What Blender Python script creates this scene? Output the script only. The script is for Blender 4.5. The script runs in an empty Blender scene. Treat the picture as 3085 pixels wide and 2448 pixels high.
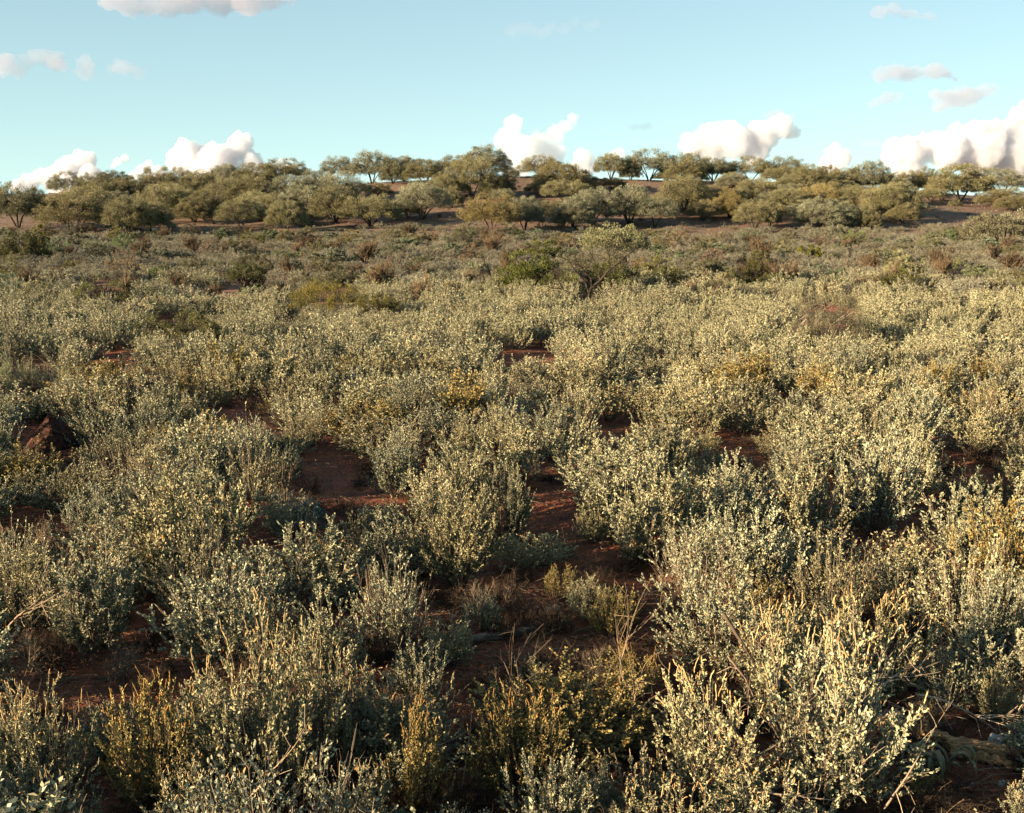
import bpy, bmesh, math, random
import numpy as np
from mathutils import Vector
S = bpy.context.scene
# ------------------------------------------------------------------ camera, light, sky
F = 1098.0; CH = 3.2; TH = math.atan((406.5 - 204) / F)
EL = math.radians(13); AZ = math.radians(247)
cam = bpy.data.cameras.new('camera'); cam_o = bpy.data.objects.new('camera', cam); S.collection.objects.link(cam_o)
cam_o.location = (0, 0, CH); cam_o.rotation_euler = (math.pi / 2 - TH, 0, 0)
cam.sensor_width = 36; cam.lens = 36 * F / 1024; cam.clip_end = 30000; S.camera = cam_o
W = bpy.data.worlds.new('World'); S.world = W; W.use_nodes = True
wn = W.node_tree; bg = wn.nodes['Background']
sk = wn.nodes.new('ShaderNodeTexSky'); sk.sky_type = 'NISHITA'; sk.sun_disc = False
sk.sun_elevation = EL; sk.sun_rotation = AZ; sk.air_density = 1.0; sk.dust_density = 0.0; sk.ozone_density = 1.0
tint = wn.nodes.new('ShaderNodeMixRGB'); tint.blend_type = 'MULTIPLY'; tint.inputs[0].default_value = 1
tint.inputs[2].default_value = (1.06, 1.06, 0.90, 1)
stc = wn.nodes.new('ShaderNodeTexCoord'); smp = wn.nodes.new('ShaderNodeMapping'); smp.inputs['Scale'].default_value = (.6, 1, .8); smp.inputs['Location'].default_value = (0, 0, .13)
wn.links.new(stc.outputs['Generated'], smp.inputs[0]); wn.links.new(smp.outputs[0], sk.inputs[0])
wn.links.new(sk.outputs[0], tint.inputs[1]); wn.links.new(tint.outputs[0], bg.inputs[0]); bg.inputs[1].default_value = 0.064
sun = bpy.data.lights.new('sun', 'SUN'); sun.energy = 5.0; sun.angle = math.radians(.5); sun.color = (1, .81, .54)
sun_o = bpy.data.objects.new('sun', sun); S.collection.objects.link(sun_o)
SD = Vector((math.sin(AZ) * math.cos(EL), math.cos(AZ) * math.cos(EL), math.sin(EL)))
sun_o.rotation_euler = (-SD).to_track_quat('-Z', 'Y').to_euler()
vs = S.view_settings; vs.view_transform = 'Standard'; vs.look = 'None'; vs.exposure = 2.0; vs.gamma = 1
S.cycles.volume_bounces = 24; S.cycles.max_bounces = 24; S.cycles.diffuse_bounces = 0; S.cycles.glossy_bounces = 2
S.cycles.transmission_bounces = 4; S.cycles.transparent_max_bounces = 8
ct, st = math.cos(TH), math.sin(TH)
fw = np.array((0, ct, -st)); up = np.array((0, st, ct)); rt = np.array((1., 0, 0)); C0 = np.array((0, 0, CH))
def proj(p):
    q = np.asarray(p, float) - C0; d = q @ fw
    return 512 + F * (q @ rt) / d, 406.5 - F * (q @ up) / d, d
def ray(px, py): return fw + rt * ((px - 512) / F) + up * ((406.5 - py) / F)

# ------------------------------------------------------------------ terrain
CX = np.array([-400, 0, 42, 200, 350, 515, 650, 715, 920, 1024, 1424.]) ; CY = np.array([206, 197, 194.5, 187, 184, 177.5, 180, 181, 192, 199, 207.])
def terr(x, y):
    x = np.asarray(x, float); y = np.asarray(y, float)
    z = .05 * np.sin(x * .9 + 1.3 * np.sin(y * .4)) * np.sin(y * .7) + .02 * np.sin(x * 2.1 + y * 1.1 + 2 * np.sin(x * .7 + y * .5)) + .012 * np.sin(x * 7 + 2) * np.sin(y * 6.3 + x)
    z = z + .18 * np.clip((y - 60) / 50, 0, 1) + .12 * np.sin(x * .13 + 2) * np.clip((y - 30) / 30, 0, 1)
    t = np.clip((y - 106) / (158 - 106), 0, 1); t = t * t * (3 - 2 * t) * .5 + .5 * t
    cp = np.interp(512 + F * x / 158, CX, CY); H = (204 - cp) / F * 158 + CH - .2
    back = 1 - np.clip((y - 164) / 120, 0, 1) ** 1.0
    return z + H * t * back - 2.0 * (1 - back)
def hit(px, py):
    r = ray(px, py); best = None
    for y in np.concatenate([np.arange(3.5, 30, .05), np.arange(30, 161, .25)]):
        k = y / r[1]; x = r[0] * k; z = CH + r[2] * k; g = float(terr(x, y))
        if z <= g + 1e-4: return float(x), float(y), g
    x = r[0] / r[1] * 157.; return float(x), 157., float(terr(x, 157.))
O = .475; SC = .33193          # 2156-wide view and 3085-wide source -> 1024-wide frame

# ------------------------------------------------------------------ materials
def new_mat(name):
    m = bpy.data.materials.new(name); m.use_nodes = True; return m, m.node_tree, m.node_tree.nodes['Principled BSDF']
def leaf_mat(name, stops, trans=.25, rough=.6, rnd=.25):
    m, n, b = new_mat(name); L = n.links
    at = n.nodes.new('ShaderNodeAttribute'); at.attribute_name = 'tone'
    cr = n.nodes.new('ShaderNodeValToRGB'); e = cr.color_ramp.elements
    e[0].position = stops[0][0]; e[0].color = (*stops[0][1], 1); e[1].position = stops[-1][0]; e[1].color = (*stops[-1][1], 1)
    for p, c in stops[1:-1]: k = e.new(p); k.color = (*c, 1)
    L.new(at.outputs['Fac'], cr.inputs[0])
    oi = n.nodes.new('ShaderNodeObjectInfo')
    mx = n.nodes.new('ShaderNodeMixRGB'); mx.blend_type = 'MULTIPLY'; mx.inputs[0].default_value = 1
    L.new(cr.outputs[0], mx.inputs[1]); L.new(oi.outputs['Color'], mx.inputs[2])
    mr = n.nodes.new('ShaderNodeMapRange'); mr.inputs[3].default_value = 1 - rnd; mr.inputs[4].default_value = 1 + rnd * .6
    L.new(oi.outputs['Random'], mr.inputs[0])
    hs = n.nodes.new('ShaderNodeHueSaturation'); L.new(mr.outputs[0], hs.inputs['Value']); L.new(mx.outputs[0], hs.inputs['Color'])
    L.new(hs.outputs[0], b.inputs['Base Color']); b.inputs['Roughness'].default_value = rough
    b.inputs['Specular IOR Level'].default_value = .2
    if trans:
        tr = n.nodes.new('ShaderNodeBsdfTranslucent'); L.new(hs.outputs[0], tr.inputs[0])
        ms = n.nodes.new('ShaderNodeMixShader'); ms.inputs[0].default_value = trans
        L.new(b.outputs[0], ms.inputs[1]); L.new(tr.outputs[0], ms.inputs[2]); L.new(ms.outputs[0], n.nodes['Material Output'].inputs[0])
    return m
def noise_mat(name, c1, c2, scale=8, rough=.9, bump=.3, stretch=(1, 1, 1), detail=8):
    m, n, b = new_mat(name); L = n.links
    tc = n.nodes.new('ShaderNodeTexCoord'); mp = n.nodes.new('ShaderNodeMapping'); mp.inputs['Scale'].default_value = stretch
    L.new(tc.outputs['Object'], mp.inputs[0]); nz = n.nodes.new('ShaderNodeTexNoise'); nz.inputs['Scale'].default_value = scale; nz.inputs['Detail'].default_value = detail
    L.new(mp.outputs[0], nz.inputs[0]); cr = n.nodes.new('ShaderNodeValToRGB'); e = cr.color_ramp.elements
    e[0].position = .35; e[0].color = (*c1, 1); e[1].position = .65; e[1].color = (*c2, 1)
    L.new(nz.outputs[0], cr.inputs[0]); L.new(cr.outputs[0], b.inputs['Base Color']); b.inputs['Roughness'].default_value = rough
    bp = n.nodes.new('ShaderNodeBump'); bp.inputs['Strength'].default_value = bump; bp.inputs['Distance'].default_value = .02
    L.new(nz.outputs[0], bp.inputs['Height']); L.new(bp.outputs[0], b.inputs['Normal'])
    return m
M = {}
M['silver'] = leaf_mat('saltbush_leaf', [(0, (.12, .105, .055)), (.45, (.27, .25, .142)), (.8, (.455, .422, .25)), (.93, (.46, .39, .20)), (1, (.42, .20, .05))], .12, .5, .12)
M['spike'] = leaf_mat('seed_spike', [(0, (.28, .17, .07)), (1, (.48, .34, .16))], 0, .8, .1)
M['stem'] = leaf_mat('saltbush_stem', [(0, (.07, .048, .03)), (.6, (.22, .155, .10)), (1, (.46, .35, .23))], 0, .8, .1)
M['brownleaf'] = leaf_mat('low_shrub_leaf', [(0, (.08, .07, .045)), (.5, (.195, .18, .12)), (1, (.34, .325, .235))], .2, .6, .3)
M['mulga'] = leaf_mat('hill_tree_leaf', [(0, (.12, .105, .048)), (.5, (.235, .205, .098)), (1, (.35, .31, .165))], .25, .5, .15)
M['green'] = leaf_mat('green_leaf', [(0, (.045, .05, .018)), (.5, (.10, .105, .036)), (1, (.19, .19, .07))], .3, .5, .15)
M['twig'] = leaf_mat('dead_twig', [(0, (.10, .075, .055)), (.5, (.24, .18, .13)), (1, (.42, .33, .23))], 0, .85, .2)
M['bark'] = leaf_mat('dark_bark', [(0, (.03, .022, .017)), (1, (.09, .068, .05))], 0, .9, .2)
M['log'] = noise_mat('weathered_wood', (.20, .09, .035), (.60, .33, .14), 9, .85, .9, (.6, 9, 9))
M['darklog'] = noise_mat('old_wood', (.07, .05, .035), (.22, .15, .10), 9, .9, .8, (.6, 8, 8))
M['rock'] = noise_mat('brown_rock', (.16, .10, .06), (.34, .24, .16), 9, .9, .5)
M['whiterock'] = noise_mat('white_rock', (.38, .34, .30), (.66, .62, .56), 14, .9, .6)
M['rust'] = noise_mat('rusty_steel', (.012, .007, .006), (.065, .028, .019), 16, .75, .25)
M['rust'].node_tree.nodes['Principled BSDF'].inputs['Specular IOR Level'].default_value = .05
M['curl'] = leaf_mat('fleshy_leaf', [(0, (.10, .09, .05)), (1, (.24, .215, .12))], .1, .45, .05)
# ground: red soil, leaf litter and, beyond, straw coloured grass patches
gm, n, b = new_mat('red_soil'); L = n.links
tc = n.nodes.new('ShaderNodeTexCoord')
def nz(scale, det, rough=.6):
    q = n.nodes.new('ShaderNodeTexNoise'); q.inputs['Scale'].default_value = scale; q.inputs['Detail'].default_value = det; q.inputs['Roughness'].default_value = rough
    L.new(tc.outputs['Object'], q.inputs[0]); return q
def ramp(src, p0, c0, p1, c1):
    r = n.nodes.new('ShaderNodeValToRGB'); e = r.color_ramp.elements; e[0].position = p0; e[0].color = (*c0, 1); e[1].position = p1; e[1].color = (*c1, 1)
    L.new(src, r.inputs[0]); return r
def mixc(f, a, c):
    q = n.nodes.new('ShaderNodeMixRGB'); L.new(f, q.inputs[0]); L.new(a, q.inputs[1]); L.new(c, q.inputs[2]); return q
soil = ramp(nz(3.5, 12).outputs[0], .3, (.055, .014, .006), .7, (.33, .075, .02))
lit = ramp(nz(28, 6, .8).outputs[0], .57, (0, 0, 0), .64, (1, 1, 1)); litc = ramp(nz(60, 3).outputs[0], .3, (.12, .07, .04), .7, (.40, .27, .16))
a1 = mixc(lit.outputs[0], soil.outputs[0], litc.outputs[0])
grass = ramp(nz(2.2, 10, .75).outputs[0], .3, (.05, .035, .021), .72, (.17, .118, .07))
sx = n.nodes.new('ShaderNodeSeparateXYZ'); L.new(tc.outputs['Object'], sx.inputs[0])
mr = n.nodes.new('ShaderNodeMapRange'); mr.inputs[1].default_value = 25; mr.inputs[2].default_value = 60; mr.inputs[4].default_value = .9; L.new(sx.outputs['Y'], mr.inputs[0])
pat = ramp(nz(.35, 6).outputs[0], .38, (0, 0, 0), .55, (1, 1, 1)); mm = n.nodes.new('ShaderNodeMath'); mm.operation = 'MAXIMUM'
m2 = n.nodes.new('ShaderNodeMath'); m2.operation = 'MULTIPLY'; L.new(pat.outputs[0], m2.inputs[0]); m2.inputs[1].default_value = 1
m3 = n.nodes.new('ShaderNodeMath'); m3.operation = 'MULTIPLY'; L.new(mr.outputs[0], m3.inputs[0]); L.new(m2.outputs[0], mm.inputs[0]); mm.inputs[1].default_value = .8; L.new(mm.outputs[0], m3.inputs[1])
a2 = mixc(m3.outputs[0], a1.outputs[0], grass.outputs[0]); L.new(a2.outputs[0], b.inputs['Base Color']); b.inputs['Roughness'].default_value = .95
bp = n.nodes.new('ShaderNodeBump'); bp.inputs['Strength'].default_value = .7; bp.inputs['Distance'].default_value = .03
L.new(nz(14, 12, .7).outputs[0], bp.inputs['Height']); L.new(bp.outputs[0], b.inputs['Normal'])

# ------------------------------------------------------------------ object helpers
def setp(o, label=None, cat=None, group=None, kind=None):
    for k, v in (('label', label), ('category', cat), ('group', group), ('kind', kind)):
        if v: o[k] = v
def link(o): S.collection.objects.link(o); return o
def mesh(name, parts, smooth=False):
    """parts: list of (V, Q, tone, material) ; Q quads"""
    vs_, qs, ts, ms, mi = [], [], [], [], []; off = 0
    for V, Q, T, m in parts:
        if m not in ms: ms.append(m)
        vs_.append(V); qs.append(Q + off); ts.append(T); mi.append(np.full(len(Q), ms.index(m), np.int32)); off += len(V)
    V = np.concatenate(vs_).astype(np.float32); Q = np.concatenate(qs).astype(np.int32); T = np.concatenate(ts).astype(np.float32); mi = np.concatenate(mi)
    me = bpy.data.meshes.new(name); me.vertices.add(len(V)); me.vertices.foreach_set('co', V.ravel())
    me.loops.add(Q.size); me.loops.foreach_set('vertex_index', Q.ravel()); me.polygons.add(len(Q))
    me.polygons.foreach_set('loop_start', np.arange(0, Q.size, 4, dtype=np.int32)); me.polygons.foreach_set('loop_total', np.full(len(Q), 4, np.int32))
    for m in ms: me.materials.append(M[m] if isinstance(m, str) else m)
    me.polygons.foreach_set('material_index', mi)
    if smooth: me.polygons.foreach_set('use_smooth', np.ones(len(Q), bool))
    me.update(calc_edges=True)
    a = me.attributes.new('tone', 'FLOAT', 'FACE'); a.data.foreach_set('value', T)
    return me
def ob(name, me, parent=None):
    o = link(bpy.data.objects.new(name, me)); o.parent = parent; return o
def unit(v): return v / (np.linalg.norm(v, axis=-1, keepdims=True) + 1e-9)
def tubes(P, R, sides=3, tone=None, rng=None):
    """P (n,K,3), R (n,K)"""
    n_, K = P.shape[:2]; d = unit(P[:, -1] - P[:, 0]); ref = np.where(np.abs(d[:, 2:3]) > .9, np.array([[1., .2, 0]]), np.array([[0, .1, 1.]]))
    a = unit(np.cross(d, ref)); c = np.cross(d, a)
    ang = np.arange(sides) * 2 * math.pi / sides
    ring = a[:, None, :] * np.cos(ang)[None, :, None] + c[:, None, :] * np.sin(ang)[None, :, None]
    V = (P[:, :, None, :] + ring[:, None, :, :] * R[:, :, None, None]).reshape(-1, 3)
    i = np.arange(n_)[:, None, None] * K * sides; k = np.arange(K - 1)[None, :, None] * sides; s = np.arange(sides)[None, None, :]; s2 = (s + 1) % sides
    Q = np.stack([i + k + s, i + k + s2, i + k + sides + s2, i + k + sides + s], -1).reshape(-1, 4)
    if tone is None: tone = (rng or np.random).random(n_)
    return V, Q, np.repeat(tone, (K - 1) * sides)
def bez(p0, p1, p2, K):
    t = np.linspace(0, 1, K)[None, :, None]; return (1 - t) ** 2 * p0[:, None] + 2 * t * (1 - t) * p1[:, None] + t * t * p2[:, None]
def leaves(P, D, ln, wd, rng, full=False, tone=None):
    n_ = len(P); D = unit(D); r = unit(np.cross(D, rng.normal(size=(n_, 3)))); nn = np.cross(D, r)
    ln = ln[:, None]; wd = wd[:, None]; tip = P + D * ln
    if full:
        f = .25 * wd
        V = np.stack([P, P + D * ln * .3 + r * wd * .42 + nn * f, P + D * ln * .72 + r * wd * .38 + nn * f, tip + nn * ln * .08,
                      P + D * ln * .72 - r * wd * .38 + nn * f, P + D * ln * .3 - r * wd * .42 + nn * f], 1).reshape(-1, 3)
        b_ = np.arange(n_)[:, None] * 6; Q = np.concatenate([b_ + np.array([0, 1, 2, 3]), b_ + np.array([0, 3, 4, 5])], 1).reshape(-1, 4); rep = 2
    else:
        V = np.stack([P, P + D * ln * .5 + r * wd * .5 + nn * wd * .15, tip, P + D * ln * .5 - r * wd * .5 + nn * wd * .15], 1).reshape(-1, 3)
        Q = np.arange(n_ * 4).reshape(-1, 4); rep = 1
    if tone is None: tone = rng.random(n_)
    return V, Q, np.repeat(tone, rep)

def bush(seed, H=.75, R=.5, ns=60, ntw=9, nlf=14, ll=.026, lw=.012, full=False, spikes=0, lo=.3, upright=.5, tw=.14, stemr=.0035, lobes=5, bare=.12):
    """upright many stemmed shrub; returns stems, foliage, spikes as mesh parts"""
    g = np.random.default_rng(seed)
    lobe = g.random(lobes) * 6.28; la = g.uniform(.65, 1.1, lobes)
    rho = np.sqrt(g.random(ns)); k = g.integers(0, lobes, ns); ph = g.random(ns) * 6.28
    ph = np.where(g.random(ns) < .6, lobe[k] + g.normal(0, .35, ns), ph); am = np.where(g.random(ns) < .6, la[k], g.uniform(.7, 1, ns))
    tip = np.stack([R * rho * np.cos(ph) * am, R * rho * np.sin(ph) * am, H * np.sqrt(np.clip(1 - .75 * rho ** 2, 0, 1)) * g.uniform(.55, 1.12, ns) * (.6 + .4 * am)], 1)
    b0 = np.concatenate([tip[:, :2] * .12 + g.normal(0, .02, (ns, 2)), np.full((ns, 1), -.03)], 1)
    c = np.concatenate([tip[:, :2] * (1 - upright * .35), tip[:, 2:] * (.5 - .25 * upright)], 1) + g.normal(0, .035, (ns, 3))
    K = 6; P = bez(b0, c, tip, K); rr = np.linspace(1, .35, K)[None] * g.uniform(.7, 1.5, ns)[:, None] * stemr
    sp = [tubes(P, rr, 3, None, g)]
    t = g.uniform(lo, .98, (ns, ntw)); t[:, 0] = .97
    i0 = np.clip((t * (K - 1)).astype(int), 0, K - 2); fr = (t * (K - 1) - i0)[..., None]
    A = P[np.arange(ns)[:, None], i0]; B = P[np.arange(ns)[:, None], i0 + 1]; q = (A + (B - A) * fr).reshape(-1, 3); tg = unit((B - A).reshape(-1, 3))
    n2 = len(q); out = unit(np.concatenate([q[:, :2], np.zeros((n2, 1))], 1))
    d = unit(tg * .9 + g.normal(0, .42, (n2, 3)) + out * .3 + np.array([0, 0, .3]))
    L2 = tw * g.uniform(.5, 1.3, n2); e = q + d * L2[:, None]; e[:, 2] = np.maximum(e[:, 2], .03)
    T = bez(q, q + d * L2[:, None] * .5 + g.normal(0, .01, (n2, 3)), e, 3)
    sp.append(tubes(T, np.linspace(1, .5, 3)[None] * np.full((n2, 1), stemr * .45), 3, None, g))
    # leaves along the twigs
    tt = g.uniform(.05, 1.02, (n2, nlf)); sb = np.repeat(np.where(g.random(ns) < bare, .04, g.uniform(.55, 1.1, ns)), ntw)[:, None]
    keep = g.random((n2, nlf)) < np.clip(.25 + t.reshape(-1, 1), .2, 1) * sb
    LP = (q[:, None] + (e - q)[:, None] * tt[..., None])[keep]; LD = (np.repeat(d[:, None], nlf, 1))[keep]
    m = len(LP); LD = unit(LD * 1. + g.normal(0, .62, (m, 3)) + np.array([0, 0, .12]))
    ton = np.clip(g.normal(.58, .2, m), 0, .95); ton = np.where(g.random(m) < .018, 1, ton)
    fo = [leaves(LP, LD, ll * g.uniform(.45, 1.35, m), lw * g.uniform(.7, 1.2, m), g, full, ton)]
    sk_ = []
    if spikes:
        w = np.argsort(-e[:, 2] - g.random(n2) * .25)[:spikes]; s0 = e[w] - np.array([0, 0, .02]); dd = unit(d[w] * .35 + np.array([0, 0, 1]) + g.normal(0, .12, (spikes, 3)))
        K3 = 9; h = g.uniform(.035, .095, spikes); Pp = s0[:, None] + dd[:, None] * h[:, None, None] * np.linspace(0, 1, K3)[None, :, None] + g.normal(0, .0015, (spikes, K3, 3))
        bend = g.normal(0, .02, (spikes, 1, 3)) * (np.linspace(0, 1, K3) ** 2)[None, :, None]
        rad = np.where(np.arange(K3) % 2, .0052, .0032)[None] * g.uniform(.8, 1.2, (spikes, K3)); rad[:, 0] = .002; rad[:, -1] = .001
        sk_ = [tubes(Pp + bend, rad, 5, None, g)]
    return sp, fo, sk_
def wm(lst, m): return [(*a, m) for a in lst]

def tree(seed, H=4., W_=4.6, hb=.38, nl=4, nc=95, per=110, ll=.13, lw=.034, flat=2.2, open_=.0, lean=0, tr=.07):
    g = np.random.default_rng(seed); nh = nl * 3
    ph = np.arange(nl) * 6.28 / nl + g.normal(0, .35, nl); base = np.stack([np.cos(ph) * .08, np.sin(ph) * .08, np.full(nl, -.1)], 1)
    h1 = np.stack([np.cos(ph) * W_ * g.uniform(.13, .24, nl) + lean, np.sin(ph) * W_ * .2, H * g.uniform(.34, .5, nl)], 1)
    sp = [tubes(bez(base, np.concatenate([h1[:, :2] * .35, h1[:, 2:] * .5], 1) + g.normal(0, .08, (nl, 3)), h1, 5), np.linspace(1, .6, 5)[None] * g.uniform(.7, 1.2, nl)[:, None] * tr, 5, None, g)]
    own = np.arange(nh) % nl; ph2 = ph[own] + g.normal(0, .7, nh)
    rr = W_ * g.uniform(.2, .36, nh); h2 = np.stack([np.cos(ph2) * rr + lean, np.sin(ph2) * rr, H * g.uniform(.5, .72, nh)], 1)
    sp.append(tubes(bez(h1[own], (h1[own] + h2) / 2 + g.normal(0, .1, (nh, 3)), h2, 4), np.linspace(.6, .35, 4)[None] * np.full((nh, 1), tr), 4, None, g))
    # clumps on the dome
    rho = g.random(nc) ** .42; fi = g.random(nc) * 6.28; bump = 1 + .07 * np.sin(fi * 3 + seed) + .06 * np.sin(fi * 5 + seed * 2) ; mound = 1 + .04 * np.sin(rho * 7 + fi * 3 + seed)
    hi = hb + .1 + (.9 - hb) * np.sqrt(np.clip(1 - rho ** flat, 0, 1)) * mound; lo_ = hb + .03 * rho + .1 * (1 - rho)
    x = np.cos(fi) * rho * W_ * .46 * bump; y = np.sin(fi) * rho * W_ * .46 * bump
    inner = g.uniform(0, 1, nc) ** 1.0
    z = H * (hi * .95 + (lo_ - hi * .95) * inner) + g.normal(0, .015 * H, nc)
    c = np.stack([x + lean, y, np.clip(z, H * hb * .8, H * .97)], 1)
    if open_: c = c[g.random(nc) > open_]
    nc = len(c); j = np.argmin(((c[:, None] - h2[None]) ** 2).sum(-1), 1)
    sp.append(tubes(bez(h2[j], (h2[j] + c) / 2 + np.stack([(c[:, 0] - h2[j][:, 0]) * .2, (c[:, 1] - h2[j][:, 1]) * .2, -.05 * H * np.ones(nc)], 1), c, 4), np.linspace(.28, .08, 4)[None] * np.full((nc, 1), tr), 3, None, g))
    o = unit(c - np.array([lean, 0, H * .4])); rc = W_ * .06 * g.uniform(.7, 1.35, nc)
    own2 = np.repeat(np.arange(nc), per); m = len(own2)
    q = g.normal(0, 1, (m, 3)); q = unit(q) * (g.random((m, 1)) ** .45) * np.array([1., 1., 1.05])
    LP = c[own2] + q * rc[own2][:, None]; up_ = LP[:, 2:] * 0 + 1
    LD = unit(o[own2] * .5 + q * .5 + np.concatenate([np.zeros((m, 2)), up_ * .75], 1) + g.normal(0, .4, (m, 3)))
    ct_ = g.normal(.5, .13, nc)[own2]; ton = np.clip(ct_ + g.normal(0, .16, m), 0, 1)
    fo = [leaves(LP, LD, ll * g.uniform(.6, 1.4, m), lw * g.uniform(.7, 1.3, m), g, False, ton)]
    return sp, fo

def dead(seed, H=1.2, R=.7, ns=9, depth=3, kids=4, r0=.012, up_=.4, curl=.12):
    g = np.random.default_rng(seed); out = []
    th = g.uniform(.05, 1, ns); ph = g.random(ns) * 6.28; L0 = H * g.uniform(.45, .62, ns)
    d = unit(np.stack([np.cos(ph) * th * R / H, np.sin(ph) * th * R / H, np.ones(ns)], 1)); p = np.concatenate([g.normal(0, .04, (ns, 2)), np.full((ns, 1), -.04)], 1); r = np.full(ns, r0) * g.uniform(.6, 1.2, ns)
    for lv in range(depth + 1):
        e = p + d * L0[:, None] + g.normal(0, 1, (len(p), 3)) * L0[:, None] * curl
        P = bez(p, p + d * L0[:, None] * .5 + g.normal(0, 1, (len(p), 3)) * L0[:, None] * curl, e, 4)
        out.append(tubes(P, np.linspace(1, .55, 4)[None] * r[:, None], 4 if lv == 0 else 3, None, g))
        if lv == depth: break
        t = g.uniform(.35, 1, (len(p), kids)); ii = np.repeat(np.arange(len(p)), kids); q = p[ii] + (e - p)[ii] * t.reshape(-1, 1)
        dd = unit(d[ii] + g.normal(0, .55, (len(ii), 3)) + np.array([0, 0, up_])); L0 = L0[ii] * g.uniform(.35, .7, len(ii)); r = r[ii] * .55; p, d = q, dd
    return out

# ------------------------------------------------------------------ ground
def grid(xs, ys):
    X, Y = np.meshgrid(xs, ys); V = np.stack([X, Y, terr(X, Y)], -1).reshape(-1, 3); nx, ny = len(xs), len(ys)
    i = np.arange(ny - 1)[:, None] * nx + np.arange(nx - 1)[None]; Q = np.stack([i, i + 1, i + nx + 1, i + nx], -1).reshape(-1, 4); return V, Q
xs = np.unique(np.concatenate([np.linspace(-4000, -120, 25), np.arange(-120, -20, 1.2), np.arange(-20, 20, .12), np.arange(20, 121, 1.2), np.linspace(121, 4000, 25)]))
ys = np.unique(np.concatenate([np.linspace(-3000, -20, 12), np.arange(-20, 3, .8), np.arange(3, 30, .12), np.arange(30, 190, .8), np.linspace(190, 6000, 40)]))
V, Q = grid(xs, ys); gme = mesh('ground', [(V, Q, np.zeros(len(Q)), gm)], True)
ground = ob('ground', gme); setp(ground, 'red soil plain rising to a low hill, strewn with twigs', 'ground', kind='structure')

# ------------------------------------------------------------------ clouds (real volumes far behind the hill)
def cloud(pts, D, vox, dens, disp, label, seed, flat=1.0, group=None):
    r = random.Random(seed); big = dens > .011; vox *= .7; dens *= 1.2 if big else 1.5
    if big:
        q = []
        for (x, y, rad) in pts:
            for _ in range(9 if rad > 15 else 4):
                a = r.uniform(-.5, 3.6); q.append((x + math.cos(a) * rad * .85, y - math.sin(a) * rad * .85, rad * r.uniform(.24, .42)))
        pts = pts + q
    else: pts = [(x, y, rad * 1.15) for x, y, rad in pts]
    me = bpy.data.meshes.new('cloud'); bm = bmesh.new()
    v0 = None
    for (x, y, rad) in pts:
        v = ray(x * O, y * O); v = v * (D / v[1]) + C0; R = rad * O * D / F
        if v0 is None: v0 = v.copy()
        mm_ = bmesh.ops.create_icosphere(bm, subdivisions=3, radius=R)
        bmesh.ops.scale(bm, vec=(1, 1, flat), verts=mm_['verts'])
        bmesh.ops.translate(bm, vec=Vector(v - v0) + Vector((0, r.uniform(-.5, .5) * R, 0)), verts=mm_['verts'])
    bm.to_mesh(me); bm.free(); o = ob('cloud', me); o.location = v0
    md = o.modifiers.new('r', 'REMESH'); md.mode = 'VOXEL'; md.voxel_size = vox
    for sc, s_, dep in ((disp * 2.6, disp * .7, 2), (disp * .8, disp * .6, 3), (disp * .3, disp * .34, 2)) if big else ((disp * 3, disp * 1.2, 3), (disp * .8, disp * .9, 3), (disp * .3, disp * .4, 2)):
        t = bpy.data.textures.new('cloud_noise', 'CLOUDS'); t.noise_scale = sc; t.noise_depth = dep
        dm = o.modifiers.new('d', 'DISPLACE'); dm.texture = t; dm.strength = s_; dm.mid_level = .52; dm.texture_coords = 'GLOBAL'
    mt = bpy.data.materials.new('cloud_vapour'); mt.use_nodes = True; q = mt.node_tree; q.nodes.clear()
    out = q.nodes.new('ShaderNodeOutputMaterial'); vv = q.nodes.new('ShaderNodeVolumeScatter'); vv.inputs['Color'].default_value = (.83, .83, .865, 1) if big else (.58, .55, .64, 1)
    vv.inputs['Density'].default_value = dens; va = q.nodes.new('ShaderNodeVolumeAbsorption'); va.inputs['Density'].default_value = dens; va.inputs['Color'].default_value = vv.inputs['Color'].default_value
    ad = q.nodes.new('ShaderNodeAddShader'); q.links.new(vv.outputs[0], ad.inputs[0]); q.links.new(va.outputs[0], ad.inputs[1]); q.links.new(ad.outputs[0], out.inputs['Volume']); me.materials.append(mt)
    setp(o, label, 'cloud', group or 'clouds in the sky')
CU = 4000
cloud([(60, 385, 20), (80, 375, 18), (40, 392, 16), (110, 385, 26), (140, 365, 28), (165, 345, 26), (182, 333, 16), (150, 395, 35), (195, 380, 30), (105, 362, 10)], CU, 9, .03, 40, 'white heaped cloud low over the trees at the far left', 1)
cloud([(248, 340, 9), (262, 333, 9), (238, 349, 7)], CU, 5, .03, 16, 'small white cloud puff just right of the far left heap', 2)
cloud([(300, 358, 14), (312, 345, 9), (285, 372, 14), (330, 372, 22)], CU, 6, .03, 20, 'little white cloud between the two heaped clouds at the left', 21)
cloud([(395, 320, 28), (380, 345, 28), (420, 345, 40), (460, 340, 38), (500, 310, 26), (512, 298, 16), (450, 308, 14), (435, 318, 16), (535, 345, 24), (480, 322, 20), (440, 375, 40)], CU, 9, .03, 42, 'big white heaped cloud above the wooded left slope', 3)
cloud([(592, 345, 12), (610, 352, 12), (575, 352, 10)], CU, 6, .02, 14, 'tiny white cloud top showing over the wooded left slope', 31)
cloud([(1075, 300, 26), (1085, 265, 20), (1060, 290, 20), (1100, 320, 36), (1140, 300, 26), (1165, 285, 24), (1190, 265, 18), (1208, 248, 14), (1150, 330, 34), (1090, 355, 30), (1130, 275, 10)], CU, 9, .012, 44, 'twin peaked soft white cloud right of the tallest skyline tree', 4)
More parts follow.
